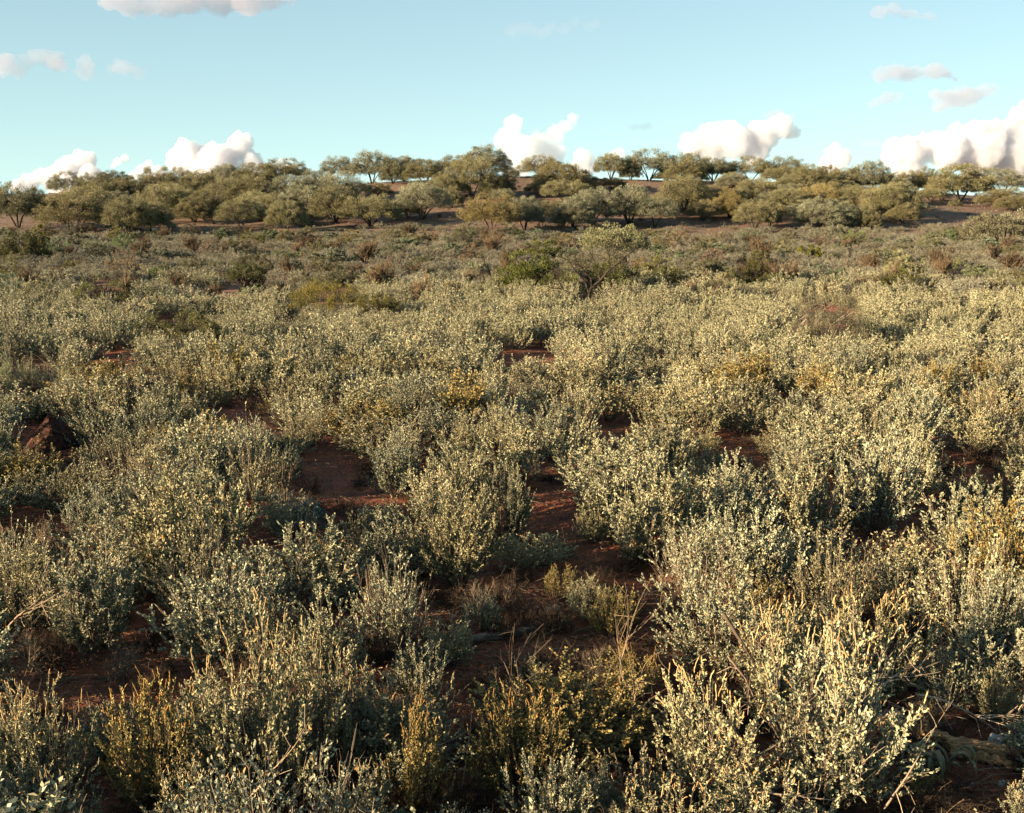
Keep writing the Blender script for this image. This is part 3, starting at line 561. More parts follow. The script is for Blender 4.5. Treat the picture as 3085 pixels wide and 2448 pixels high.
# ------------------------------------------------------------------ saltbush field
NEAR = []; MID = []
for i in range(8):
    sp, fo, _ = bush(20 + i, .78, .5, ns=72, ntw=12, nlf=[28, 26, 32, 11, 25, 30, 15, 27][i], full=True, ll=[.022, .024, .019, .022, .025, .021, .02, .023][i], lw=.0135, upright=.2 + .1 * (i % 4), lobes=4 + i % 4, lo=.26, tw=.12, bare=[.08, .12, .1, .4, .1, .15, .3, .1][i])
    NEAR.append(Proto('saltbush', 'bush', 'silver grey saltbushes covering the field', [('stems', mesh('stems', wm(sp, 'stem'))), ('foliage', mesh('foliage', wm(fo, 'silver')))], .75, .52))
SPK = []
for i in range(4):
    sp, fo, sk_ = bush(50 + i, .85, .5, ns=72, ntw=12, nlf=23, full=True, ll=.024, lw=.0135, spikes=62, upright=.5, lobes=5, lo=.26, tw=.12)
    SPK.append(Proto('saltbush', 'bush', 'silver grey saltbushes covering the field', [('stems', mesh('stems', wm(sp, 'stem'))), ('foliage', mesh('foliage', wm(fo, 'silver'))), ('seed_spikes', mesh('seed_spikes', wm(sk_, 'spike')))], .82, .52))
    for ch in SPK[-1].o.children:
        if ch.name.startswith('seed'): ch['kind'] = 'stuff'
for i in range(7):
    sp, fo, _ = bush(70 + i, .75, .5, ns=50, ntw=10, nlf=[18, 16, 18, 9, 17, 18, 14][i], ll=.034, lw=.018, upright=.35, lobes=6, lo=.3, tw=.11, bare=[.05, .1, .1, .4, .1, .1, .2][i])
    MID.append(Proto('saltbush', 'bush', 'silver grey saltbushes covering the field', [('bush', mesh('saltbush', wm(sp, 'stem') + wm(fo, 'silver')))], .75, .52))
BR = []
for i in range(7):
    sp, fo, _ = bush(90 + i, .6, .5, ns=46, ntw=7, nlf=9, ll=.05, lw=.018, upright=.3, lobes=5, tw=.16, stemr=.005)
    BR.append(Proto('low_shrub', 'shrub', 'low brown grey shrubs of the plain', [('shrub', mesh('low_shrub', wm(sp, 'stem') + wm(fo, 'brownleaf')))], .6, .52))
# bare places seen in the photograph, 2156 coordinates: cx cy rx ry
GAPS = np.array([(1110, 752, 70, 12), (1300, 900, 50, 22), (1160, 1085, 72, 36), (1930, 1078, 66, 30), (685, 972, 68, 20), (140, 962, 26, 20), (110, 925, 60, 42), (1085, 1385, 180, 52), (960, 1440, 70, 30),
                 (2090, 1640, 60, 60), (1960, 1560, 150, 34), (500, 872, 70, 12), (720, 1085, 60, 18), (70, 1400, 80, 40), (90, 1110, 60, 28), (1560, 965, 60, 24), (2010, 985, 60, 22), (240, 742, 36, 6), (1340, 1420, 50, 30), (2100, 1480, 60, 30),
                 (1150, 1040, 60, 14), (250, 1440, 70, 24), (2060, 1500, 60, 30), (1740, 1110, 24, 12), (1590, 1170, 20, 10), (1310, 1230, 16, 20), (378, 690, 80, 22), (692, 625, 58, 22), (522, 590, 38, 24), (222, 608, 48, 22), (1742, 675, 72, 40), (60, 785, 80, 34), (1238, 600, 26, 34), (1585, 575, 34, 24), (1740, 1000, 1, 1)]) * O
taken = []
def ok_gap(x, y, z, R, H, slack=.75):
    px, pb, d = proj((x, y, z)); pt = proj((x, y, z + H * .8))[1]; w = R * .5 * F / d
    for cx, cy, rx, ry in GAPS:
        if abs(px - cx) < (rx * slack + w) and pt < cy + ry * slack and pb > cy - ry * slack:
            # box against ellipse
            nx = max(0, abs(px - cx) - w) / rx; ny = max(0, pt - cy, cy - pb) / ry
            if nx * nx + ny * ny < slack: return False
    return True
def free(x, y, R, f=.62):
    for (a, b_, r) in taken:
        if abs(a - x) < 2 and (a - x) ** 2 + (b_ - y) ** 2 < (f * (R + r)) ** 2: return False
    return True
# bushes placed by hand (cx, base, top, width, spiked)
SETP = []
for l in '95 1700 1450 250 1;330 1720 1420 270 1;230 1600 1480 180 1;560 1700 1300 330 1;690 1640 1380 200 1;420 1640 1460 190 1;870 1720 1470 190 1;1095 1690 1455 240 1;1170 1780 1570 240 0;1330 1760 1590 220 1;1500 1690 1400 330 1;1740 1690 1290 420 1;1640 1540 1250 280 1;1820 1480 1230 260 1;1930 1720 1540 1 0;1990 1500 1370 150 0;2100 1525 1405 100 0;1245 1305 1215 110 0;2120 1320 1050 260 0;1900 1330 1140 230 0;60 1330 1140 260 0;200 1370 1130 260 0;640 1290 1110 330 0;420 1230 985 330 0;300 1060 905 260 0;430 1040 865 240 0;540 1050 880 180 0;960 1230 1020 230 0;830 1390 1140 230 0;480 1400 1180 300 0;1370 1180 960 240 0;1480 1300 1080 300 0;1700 1160 960 250 0;1840 1120 900 240 0;1430 1130 1000 200 0;2090 1400 1180 200 0;1580 1270 1060 260 0;30 1290 1100 200 0;90 1790 1600 250 1;420 1800 1600 260 1;760 1800 1600 220 1;980 1830 1680 200 0;1620 1800 1620 300 1;30 1640 1470 200 1;700 1480 1260 240 0;580 1420 1230 230 0'.split(';'):
    a = list(map(float, l.split()))
    if a[3] < 10: continue
    px, base, top, w, sp = a
    x, y, z = hit(px * O, min(base * O, 980)); d = proj((x, y, z))[2]
    SETP.append((x, y, z, w * O * d / F / 2, max(.3, (base - top) * O * d / F * .95), int(sp), px, (base + top) / 2)); taken.append((x, y, w * O * d / F / 2 * .9))
r2 = random.Random(3)
fill = []
for px, bb, R, H in ((1230, 1290, .22, .3), (1290, 1340, .25, .35), (1010, 1330, .2, .25), (940, 1400, .25, .35), (1180, 1260, .2, .28), (1340, 1460, .22, .3), (1120, 1450, .16, .2), (890, 1480, .25, .4)):
    x, y, z = hit(px * O, bb * O); fill.append((x, y, z, R, H)); taken.append((x, y, R))
tries = 0
for ys_, n_ in ((4.0, 0),):
    y = 4.2
    while y < 58:
        half = y * .50 + 2.2; x = -half - (1.5 if y < 25 else 0)
        while x < half:
            for _ in range(3):
                xx = x + r2.uniform(-.35, .35); yy = y + r2.uniform(-.35, .35); R = r2.uniform(.34, .85); H = r2.uniform(.42, .85) * (.75 + .4 * R)
                if yy > 31 and r2.random() < (yy - 31) / 15 + .75 * (math.sin(xx * .32 + 2 * math.sin(yy * .15)) * math.sin(yy * .41 + xx * .11) > -.1) * min(1, (yy - 31) / 5): continue
                if free(xx, yy, R, (.64 if yy < 8.5 else .62 if yy < 13 else .59) - .12 * math.sin(xx * 1.1 + 1.9 * math.sin(yy * .6)) * math.sin(yy * .8 + xx * .35)):
                    z = float(terr(xx, yy))
                    if ok_gap(xx, yy, z, R, H): fill.append((xx, yy, z, R, H)); taken.append((xx, yy, R)); break
                    R *= .55; H *= .5
                    if ok_gap(xx, yy, z, R, H) and r2.random() < .5: fill.append((xx, yy, z, R, H)); taken.append((xx, yy, R)); break
            x += .5
        taken = [t for t in taken if t[1] > y - 3.5 or t in SETP]; y += .42
def seen(x, y, z, R, H):
    px, pb, d = proj((x, y, z)); pt = proj((x, y, z + H))[1]; w = R * F / d
    return px + w > 0 and px - w < 1024 and pt < 813
vis = [f for f in fill if seen(*f)]; hid = [f for f in fill if not seen(*f)]
vis.sort(key=lambda f: f[1])
NI = 300 - len(SETP); tones = lambda: (lambda v, w_: (v * (1 + w_), v, v * (1 - w_ * 1.6)))(*((r2.uniform(.72, 1.14), r2.uniform(-.06, .08)) if r2.random() > .11 else (r2.uniform(.55, .7), .24)))
SZ = ['silver grey saltbush', 'pale cream saltbush', 'small silvery saltbush', 'large silvery saltbush']
for (x, y, z, R, H, sp, px, py) in SETP:
    p = SPK[r2.randrange(4)] if sp else NEAR[r2.randrange(8)]; o = p.get(); place(o, x, y, z, r2.uniform(0, 6.28), (R / p.R, R / p.R, H / p.H), tones())
    ALL.append((o, px, py, 'saltbush with tan seed spikes' if sp else SZ[3], LN))
ind = vis[:NI]; rest = vis[NI:] + hid
for (x, y, z, R, H) in ind:
    px, py, d = proj((x, y, z + H / 2)); sp = y < 7.6 and r2.random() < .6
    p = SPK[r2.randrange(4)] if sp else NEAR[r2.randrange(8)] if y < 15 else MID[r2.randrange(7)]
    o = p.get(); place(o, x, y, z, r2.uniform(0, 6.28), (R / p.R, R / p.R, H / p.H), tones())
    ALL.append((o, px / O, py / O, 'saltbush with tan seed spikes' if sp else SZ[3] if R > .55 else SZ[2] if R < .36 else SZ[0], LN))
# the rest of each kind as one object (geometry nodes instances of the same bushes)
def scatter(name, pts, protos, label, cat, tone=(1, 1, 1)):
    me = bpy.data.meshes.new(name); A = np.array(pts, float); me.vertices.add(len(A)); me.vertices.foreach_set('co', A[:, :3].ravel().astype(np.float32))
    for nm, ty, dat in (('scl', 'FLOAT_VECTOR', A[:, 3:6]), ('rot', 'FLOAT', A[:, 6]), ('pick', 'INT', A[:, 7])):
        at = me.attributes.new(nm, ty, 'POINT'); at.data.foreach_set('vector' if ty == 'FLOAT_VECTOR' else 'value', dat.ravel().astype(np.int32 if ty == 'INT' else np.float32))
    o = ob(name, me); ng = bpy.data.node_groups.new(name, 'GeometryNodeTree'); ng.interface.new_socket('Geometry', in_out='INPUT', socket_type='NodeSocketGeometry'); ng.interface.new_socket('Geometry', in_out='OUTPUT', socket_type='NodeSocketGeometry')
    N = ng.nodes; Lk = ng.links; gi = N.new('NodeGroupInput'); go = N.new('NodeGroupOutput'); jn = N.new('GeometryNodeJoinGeometry')
    for p in protos[::-1]:
        q = N.new('GeometryNodeObjectInfo'); q.inputs['Object'].default_value = p; q.inputs['As Instance'].default_value = True; Lk.new(q.outputs['Geometry'], jn.inputs[0])
    ip = N.new('GeometryNodeInstanceOnPoints'); ip.inputs['Pick Instance'].default_value = True; Lk.new(gi.outputs[0], ip.inputs['Points']); Lk.new(jn.outputs[0], ip.inputs['Instance'])
    def named(nm, ty):
        q = N.new('GeometryNodeInputNamedAttribute'); q.data_type = ty; q.inputs['Name'].default_value = nm; return q.outputs['Attribute']
    Lk.new(named('pick', 'INT'), ip.inputs['Instance Index']); Lk.new(named('scl', 'FLOAT_VECTOR'), ip.inputs['Scale'])
    cx_ = N.new('ShaderNodeCombineXYZ'); Lk.new(named('rot', 'FLOAT'), cx_.inputs['Z']); Lk.new(cx_.outputs[0], ip.inputs['Rotation']); Lk.new(ip.outputs[0], go.inputs[0])
    md = o.modifiers.new('scatter', 'NODES'); md.node_group = ng; o.color = (*tone, 1); setp(o, label, cat, kind='stuff'); return o
scatter('saltbush_cover', [(x, y, z, R / .52, R / .52, H / .75, r2.uniform(0, 6.28), r2.randrange(7)) for (x, y, z, R, H) in rest], [p.o for p in MID], 'far silvery saltbush cover at the back of the field', 'ground cover')
ug = []; prU = []  # added twig mounds, tinted dark in place of shade between the bushes
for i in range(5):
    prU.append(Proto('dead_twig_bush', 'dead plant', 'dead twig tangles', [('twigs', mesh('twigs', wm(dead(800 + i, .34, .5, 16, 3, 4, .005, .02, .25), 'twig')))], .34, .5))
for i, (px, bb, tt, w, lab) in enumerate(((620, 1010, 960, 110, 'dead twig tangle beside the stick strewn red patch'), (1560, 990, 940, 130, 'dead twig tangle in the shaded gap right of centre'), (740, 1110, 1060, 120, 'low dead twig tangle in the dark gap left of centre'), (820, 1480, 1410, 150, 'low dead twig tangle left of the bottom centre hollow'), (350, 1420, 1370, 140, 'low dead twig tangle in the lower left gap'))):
    put(prU[i], px, bb, tt, w, '', LN, (.5, .42, .36), lab)  # dark tint stands in for shade in these gaps
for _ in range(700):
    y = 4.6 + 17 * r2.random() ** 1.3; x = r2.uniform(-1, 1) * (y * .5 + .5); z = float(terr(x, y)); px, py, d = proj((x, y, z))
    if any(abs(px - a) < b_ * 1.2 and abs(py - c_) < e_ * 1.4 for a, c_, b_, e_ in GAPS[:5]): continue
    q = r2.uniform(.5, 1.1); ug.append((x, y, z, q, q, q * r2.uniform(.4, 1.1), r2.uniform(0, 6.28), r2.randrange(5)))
scatter('twig_undergrowth', ug, [[c for c in p.o.children][0] if p.o.children else p.o for p in prU], 'added dead twigs coloured dark for the shade between the saltbushes', 'undergrowth', (.26, .21, .18))  # dark brown tint puts the shade of the gaps into the twig colour
# brown grey low shrubs of the plain and the foot of the hill
low_ = []
for _ in range(5200):
    y = 35 + 78 * r2.random() ** .9; x = r2.uniform(-1, 1) * (y * .5 + 2); dn = .5 + .5 * math.sin(x * .35 + y * .21) * math.sin(y * .33 - x * .17)
    if not ok_gap(x, y, float(terr(x, y)), .4, .5): continue
    if r2.random() > (1.15 - (y - 35) / 95) * (.35 + dn): continue
    R = r2.uniform(.3, .7) * (1 + (y - 35) / 120); low_.append((x, y, float(terr(x, y)), R, r2.uniform(.28, .6) * (.55 + .6 * R)))
for _ in range(500):
    y = r2.uniform(112, 156); x = r2.uniform(-1, 1) * y * .5; R = r2.uniform(.2, .5); low_.append((x, y, float(terr(x, y)), R, R * r2.uniform(.6, 1)))
low_.sort(key=lambda f: f[1])
nv = 0; rs = []
for f in low_:
    if nv < 300 and seen(*f):
        nv += 1; x, y, z, R, H = f; p = BR[r2.randrange(7)]; o = p.get(); v = r2.uniform(.85, 1.2); place(o, x, y, z, r2.uniform(0, 6.28), (R / .52, R / .52, H / .6), (v, v, v * r2.uniform(.85, 1.1)))
        px, py, d = proj((x, y, z + H / 2)); ALL.append((o, px / O, py / O, 'low brown grey shrub' if v < 1.03 else 'low pale grey shrub', LM))
    else: rs.append(f)
scatter('low_shrub_cover', [(x, y, z, R / .52, R / .52, H / .6, r2.uniform(0, 6.28), r2.randrange(7)) for (x, y, z, R, H) in rs], [p.o for p in BR], 'low brown grey scrub covering the far plain', 'ground cover')

# ------------------------------------------------------------------ litter, grass
def wpt(sx, sy, Y):    # source-photo position at forward distance Y
    r = ray(sx * SC, sy * SC); return r * (Y / r[1]) + C0
g = np.random.default_rng(8)
n_ = 30000; y = 4.5 + 24 * g.random(n_) ** 1.6; x = g.uniform(-1, 1, n_) * (y * .5 + .6); z = terr(x, y) + .006
d = np.stack([g.normal(size=n_), g.normal(size=n_), np.abs(g.normal(0, .12, n_))], 1); d = unit(d); Ls = g.uniform(.04, .26, n_)
p0 = np.stack([x, y, z], 1); tw_ = ob('twig_litter', mesh('twig_litter', wm([tubes(bez(p0, p0 + d * Ls[:, None] * .5 + g.normal(0, .012, (n_, 3)) + np.array([0, 0, .012]), p0 + d * Ls[:, None], 4), np.full((n_, 4), .0022) * g.uniform(.5, 1.6, (n_, 1)), 3, None, g)], 'twig')))
tw_.color = (.7, .58, .48, 1); setp(tw_, 'dry sticks and twigs littering the soil between the bushes', 'twig litter', kind='stuff')
n_ = 90000; y = 4.3 + 20 * g.random(n_) ** 1.5; x = g.uniform(-1, 1, n_) * (y * .5 + .6); P0 = np.stack([x, y, terr(x, y) + .004], 1); dd_ = g.normal(0, 1, (n_, 3)); dd_[:, 2] *= .25
lf = ob('leaf_litter', mesh('leaf_litter', wm([leaves(P0, dd_, g.uniform(.01, .035, n_), g.uniform(.005, .016, n_), g)], 'twig'))); lf.color = (.5, .38, .32, 1); setp(lf, 'dry fallen leaves and bark bits on the red soil', 'leaf litter', kind='stuff')
n_ = 60000; y = 60 + 98 * g.random(n_); x = g.uniform(-1, 1, n_) * y * .52; P0 = np.stack([x, y, terr(x, y)], 1)
gr = ob('dry_grass', mesh('dry_grass', wm([leaves(P0, g.normal(0, .5, (n_, 3)) + np.array([0, 0, 1]), g.uniform(.08, .26, n_), g.uniform(.02, .05, n_), g)], 'twig'))); gr.color = (.8, .68, .52, 1)
setp(gr, 'dry straw coloured grass tufts on the slope and far plain', 'grass', kind='stuff')

# ------------------------------------------------------------------ logs, rocks, metal sheet, dead branches
def limb(name, pts, r, mat, label, cat, group=None, sides=7, rough=.12, seed=0, tone=(1, 1, 1), twigs=0, taper=.5, flat=1.):
    g = np.random.default_rng(seed); A = np.array(pts); K = 26; t = np.linspace(0, len(A) - 1, K); P = np.stack([np.interp(t, range(len(A)), A[:, c]) for c in range(3)], 1)
    o0 = P[0].copy(); P = P - o0; P[1:-1] = (P[1:-1] * 2 + P[:-2] + P[2:]) / 4; P += g.normal(0, r * .12, P.shape)
    V, Q, T = tubes(P[None], (np.linspace(1, taper, K) * r)[None], sides, np.array([.45]), g)
    ax = unit(P[-1] - P[0]); V3 = V.reshape(K, sides, 3); c = P[:, None]; rad = V3 - c; rad *= (1 + rough * g.normal(0, 1, (1, sides, 1)) + rough * .5 * g.normal(0, 1, (K, sides, 1))); rad[..., 2] *= flat; rad[0] *= .5; rad[-1] *= .35
    V = (c + rad).reshape(-1, 3); V = np.concatenate([V, P[:1], P[-1:]]); e0 = len(V) - 2; ee = (K - 1) * sides
    caps = [(0 + (s + 1) % sides, s, e0, e0) for s in range(0)]
    parts = [(V, Q, T, mat)]
    me = mesh(name, parts, True); o = ob(name, me); o.location = o0; o.color = (*tone, 1)
    if twigs:
        ii = g.integers(5, K, twigs); q = P[ii]; d = unit(ax * .7 + g.normal(0, .6, (twigs, 3)) + np.array([0, 0, .25])); L2 = g.uniform(.08, .4, twigs)[:, None]
        tb = [tubes(bez(q, q + d * L2 * .5 + g.normal(0, .02, (twigs, 3)), q + d * L2, 5), np.linspace(1, .4, 5)[None] * np.full((twigs, 1), r * .38), 3, None, g)]
        jj = np.repeat(np.arange(twigs), 3); m = len(jj); q2 = q[jj] + d[jj] * L2[jj] * g.uniform(.3, 1, (m, 1)); d2 = unit(d[jj] + g.normal(0, .6, (m, 3))); tb.append(tubes(bez(q2, q2 + d2 * .05 + g.normal(0, .01, (m, 3)), q2 + d2 * .12, 4), np.full((m, 4), r * .18), 3, None, g))
        w = ob('twigs', mesh('twigs', wm(tb, mat)), o); w.color = (*tone, 1)
    setp(o, label, cat, group); return o
def on(sx, sy, dz=0): x, y, z = hit(sx * SC, sy * SC); return (x, y, z + dz)
r7 = lambda x, y: (2600 + x * .2619, 2000 + y * .2619)
r6 = lambda x, y: (2025 + x * .4917, 1650 + y * .4917)
r5 = lambda x, y: (1000 + x * .4917, 1650 + y * .4917)
limb('weathered_log', [on(*r7(140, 760), .05), on(*r7(700, 900), .05), on(*r7(1000, 1000), .04), on(*r7(1500, 1080), .04), on(*r7(2000, 1180), .04)], .055, 'log', 'long sunlit weathered log lying in the bottom right corner', 'log', sides=14, rough=.2, seed=1, taper=.9, flat=.8)
limb('weathered_log', [on(*r7(1000, 1080), .03), on(*r7(1400, 1160), .03), on(*r7(1900, 1270), .03)], .04, 'log', 'shorter splintered log lying against the front of the long corner log', 'log', sides=12, rough=.25, seed=2, taper=.6)
limb('fallen_log', [on(*r5(720, 600), .02), on(*r5(860, 590), .03), on(*r5(1000, 570), .01), on(*r5(1130, 556), .03), on(*r5(1250, 530), .02), on(*r5(1450, 450), .03)], .038, 'darklog', 'dark log lying across the shaded hollow', 'log', 'dark logs in the hollow', sides=10, rough=.15, seed=3, taper=.9)
limb('fallen_log', [on(*r5(430, 910), .02), on(*r5(540, 840), .03), on(*r5(600, 780), .01), on(*r5(780, 640), .02)], .032, 'darklog', 'dark log pointing at the camera left of the hollow', 'log', 'dark logs in the hollow', sides=10, rough=.15, seed=4)
limb('fallen_log', [on(*r5(1430, 840), .03), on(*r5(1600, 800), .03), on(*r5(1740, 765), .02)], .02, 'darklog', 'thin dark log at the right side of the hollow', 'log', 'dark logs in the hollow', sides=9, rough=.15, seed=5)
a = on(*r5(800, 630)); limb('wood_stump', [a, (a[0] + .02, a[1], a[2] + .1), (a[0] + .06, a[1], a[2] + .22)], .05, 'darklog', 'short pointed dead stump at the left end of the dark log', 'stump', sides=9, rough=.2, seed=6, taper=.3)
def rock(name, sx, sy, w, h, mat, label, cat, seed, group=None):

    from mathutils import noise
    x, y, z = hit(sx * SC, sy * SC); d = proj((x, y, z))[2]; bm = bmesh.new(); bmesh.ops.create_icosphere(bm, subdivisions=4, radius=1)
    for v in bm.verts:
        q = v.co.normalized(); f = 1 + .35 * noise.noise(q * 1.3 + Vector((seed * 7, 0, 0))) + .16 * noise.noise(q * 3.1 + Vector((0, seed, 0))) + .05 * noise.noise(q * 9)
        v.co = q * f; v.co = Vector((max(-.85, min(.85, v.co.x)), v.co.y, max(-.3, min(.8, v.co.z))))
    me = bpy.data.meshes.new(name); bm.to_mesh(me); bm.free(); me.materials.append(M[mat])
    W_ = w * SC * d / F / 2; Hh = h * SC * d / F; o = ob(name, me); o.location = (x, y, z); o.scale = (W_, W_ * .8, Hh); o.rotation_euler = (0, 0, seed); setp(o, label, cat, group)
rock('rock', *r5(1360, 430), 64, 38, 'rock', 'round brown rock at the right end of the dark log', 'rock', 1)
rock('stone_slab', *r7(350, 720), 90, 45, 'rock', 'tan stone slab leaning behind the left end of the corner log', 'rock', 2)
rock('rock', *r7(300, 1040), 36, 24, 'rock', 'small tan stone in front of the left end of the corner log', 'rock', 3)
rock('rock', *r7(1520, 960), 56, 30, 'whiterock', 'white rock behind the corner log, left of the other white rock', 'rock', 4, 'white rocks')
rock('rock', *r7(1770, 1030), 46, 30, 'whiterock', 'white rock behind the corner log nearest the right edge', 'rock', 5, 'white rocks')
rock('rock', *r7(1830, 560), 40, 50, 'whiterock', 'grey white rock cut by the right edge above the corner log', 'rock', 6, 'white rocks')
rock('pebble', *r7(1590, 1430), 26, 17, 'whiterock', 'pale square pebble on red soil, biggest of the corner pebbles', 'pebble', 7, 'corner pebbles')
rock('pebble', *r7(1170, 1490), 14, 9, 'whiterock', 'pale pebble left of the biggest corner pebble', 'pebble', 8, 'corner pebbles')
rock('pebble', *r7(1260, 1450), 12, 8, 'whiterock', 'little white pebble between the two other corner pebbles', 'pebble', 9, 'corner pebbles')
rock('pebble', *r7(1840, 1480), 16, 12, 'whiterock', 'tan pebble on red soil touching the right edge', 'pebble', 10, 'corner pebbles')
rock('boulder', 1591, 728, 30, 14, 'rust', 'dark brown boulder on the plain left of the tall silver shrub', 'rock', 11)
rock('boulder', 1402, 595, 15, 8, 'rust', 'black boulder beside the twin stemmed tree on the hill', 'rock', 12, 'dark hill boulders')
rock('boulder', 1470, 590, 14, 8, 'rust', 'black boulder right of the twin stemmed tree, behind the bush', 'rock', 13, 'dark hill boulders')
rock('boulder', 1212, 585, 16, 7, 'rust', 'black boulder on the slope left of the twin stemmed tree', 'rock', 14, 'dark hill boulders')
# folded rusty sheet
bx, by, bz = hit(118 * SC, 1372 * SC); kk = .1855 * SC * proj((bx, by, bz))[2] / F
def sheet(pts, nm, parent, th=.006, N=9):
    a, b_, c, d = [np.array(p, float) for p in pts]; u = np.linspace(0, 1, N)[None, :, None]; v = np.linspace(0, 1, N)[:, None, None]
    G = (a * (1 - u) + b_ * u) * (1 - v) + (d * (1 - u) + c * u) * v; nr = unit(np.cross(b_ - a, d - a)); G = G + nr * (np.random.default_rng(4).normal(0, .004, (N, N, 1)))
    V = np.concatenate([G.reshape(-1, 3), (G - nr * th).reshape(-1, 3)]); i = (np.arange(N - 1)[:, None] * N + np.arange(N - 1)[None]); f = np.stack([i, i + 1, i + N + 1, i + N], -1).reshape(-1, 4); q = [f, f[:, ::-1] + N * N]
    ed = [(j, j + 1) for j in range(N - 1)] + [(N * N - 1 - j, N * N - 2 - j) for j in range(N - 1)] + [(N - 1 + j * N, 2 * N - 1 + j * N) for j in range(N - 1)] + [((N - 1 - j) * N, (N - 2 - j) * N) for j in range(N - 1)]
    q.append(np.array([(a_, a_ + N * N, b2 + N * N, b2) for a_, b2 in ed])); Q = np.concatenate(q); return ob(nm, mesh(nm, [(V, Q, np.zeros(len(Q)), 'rust')]), parent)
ms_ = link(bpy.data.objects.new('metal_sheet', None)); ms_.location = (bx, by, bz); setp(ms_, 'folded rusty brown metal sheet standing on edge among the bushes at left', 'scrap metal')
px_ = lambda x, y, dy: ((x - 636) * kk, dy, (925 - y) * kk + .02)
sheet([px_(400, 890, -.12), px_(860, 860, -.22), px_(880, 590, -.05), px_(575, 600, .02)], 'lower_panel', ms_)
sheet([px_(575, 603, .02), px_(880, 593, -.05), px_(760, 330, .16), px_(745, 325, .16)], 'upper_flap', ms_)
sheet([px_(862, 860, -.22), px_(1290, 850, .25), px_(1230, 700, .28), px_(884, 590, -.05)], 'side_panel', ms_)
sheet([px_(884, 588, -.05), px_(1230, 698, .28), px_(960, 480, .25), px_(764, 332, .16)], 'back_panel', ms_)
# dead branches
G_B = 'dead branches among the near bushes'
def branch(pts, Y, r, label, tone, seed, tw=8, mat='twig'):
    P = [wpt(x, y, Y + dy) for x, y, dy in pts]; limb('dead_branch', P, r, mat, label, 'branch', G_B, 6, .1, seed, tone, tw, .4)
def b6(l): return [(*r6(x, y), dy) for x, y, dy in l]
gb = random.Random(6)
for i, (sx_, sy_, ex_, ey_, wd) in enumerate(((560, 1500, 760, 1220, 'lowest'), (620, 1330, 1010, 900, 'longest'), (860, 1380, 1120, 1150, 'shortest'), (900, 1600, 1240, 1300, 'rightmost'), (250, 1560, 420, 1180, 'leftmost'))):
    mx_, my_ = (sx_ + ex_) / 2 + gb.uniform(-40, 40), (sy_ + ey_) / 2 + gb.uniform(-40, 40)
    branch(b6([(sx_, sy_, 0), (mx_, my_, .08), (ex_, ey_, .15)]), 5.3, .005, '%s of five thin brown dead branches at the foot of the big right hand bush' % wd, (1.35, 1.15, .95), 40 + i, 9)
branch(b6([(480, 1300, 0), (700, 1170, .1), (960, 770, .3), (1260, 640, .4)]), 5.6, .008, 'pale forked dead branch rising right across the big right hand bush', (1.6, 1.5, 1.4), 1)
branch(b6([(700, 1170, .05), (880, 1120, .1), (1150, 950, .2), (1400, 760, .3)]), 5.65, .009, 'pale dead branch just below the forked one, ending near the small saltbushes', (1.6, 1.5, 1.4), 2)
branch(b6([(960, 1230, .1), (1100, 1060, .15), (1240, 900, .2), (1380, 680, .3)]), 5.75, .006, 'thin dead branch between the two pale branches and the corner log', (1.5, 1.4, 1.3), 3)
branch(b6([(1000, 1395, 0), (1180, 1260, .05), (1330, 1165, .1)]), 5.35, .007, 'short pale dead branch left of the curled leaf plant', (1.7, 1.6, 1.5), 4, 3)
branch(b6([(470, 1490, 0), (740, 1520, 0), (1010, 1550, 0)]), 5.1, .006, 'straight white dead branch along the bottom edge', (1.9, 1.8, 1.7), 5, 4)
branch(b6([(310, 400, .2), (440, 600, .1), (540, 790, 0)]), 6.3, .012, 'thick black dead branch standing in the reddish twig bush', (.35, .32, .3), 6, 4)
branch(b6([(340, 660, 0), (450, 800, 0), (520, 960, 0)]), 6.0, .008, 'pale slanting dead branch under the thick black one', (1.4, 1.2, 1.1), 7, 4)
branch(b6([(1500, 900, 0), (1650, 930, 0), (1780, 990, .1), (1900, 1050, .1), (2100, 1020, .1)]), 6.0, .007, 'white curving dead branch behind the corner log', (1.7, 1.6, 1.5), 8, 10)
branch(b6([(1300, 1600, 0), (1420, 1430, 0), (1500, 1300, 0), (1520, 1250, .1)]), 5.1, .006, 'brown dead branch in front of the curled leaf plant', (1.2, 1.1, 1.), 9, 4)
branch([(*r5(800, 1460), 0), (*r5(840, 1180), .1), (*r5(860, 1000), .1)], 5.5, .005, 'thin upright dead stick left of the spiked bush at bottom centre', (1.6, 1.5, 1.3), 10, 2)
branch([(*r5(1850, 1250), 0), (*r5(1840, 950), 0), (*r5(1760, 740), .1), (*r5(1820, 500), .2)], 5.9, .006, 'tall forked dead stick at the right side of the dark hollow', (.8, .7, .6), 11, 12)
branch([(*r5(1840, 1000), 0), (*r5(1870, 860), 0), (*r5(1910, 730), .1)], 5.9, .005, 'short fork of dead stick right of the tall forked one', (.8, .7, .6), 12, 3)
branch([(*r5(1130, 900), 0), (*r5(1100, 820), 0), (*r5(1055, 700), 0)], 6.1, .005, 'bare stick poking up behind the spiked bush at bottom centre', (.8, .7, .6), 13, 4)
branch([(*r5(1150, 900), 0), (*r5(1145, 810), 0), (*r5(1130, 700), 0)], 6.1, .005, 'second bare stick poking up behind the spiked bush, just right of the other', (.8, .7, .6), 14, 3)
branch([(*r5(160, 1600), 0), (*r5(240, 1615), 0), (*r5(320, 1640), 0)], 4.95, .01, 'thick white stick on the bottom edge left of centre', (2., 1.9, 1.8), 15, 0)
branch([(0 + x * .4778, 1650 + y * .4778, 0) for x, y in ((1560, 1590), (1650, 1500), (1720, 1400), (1790, 1340))], 5.2, .008, 'crooked pale dead branch in the spiked bushes at lower left', (1.5, 1.4, 1.2), 16, 5)
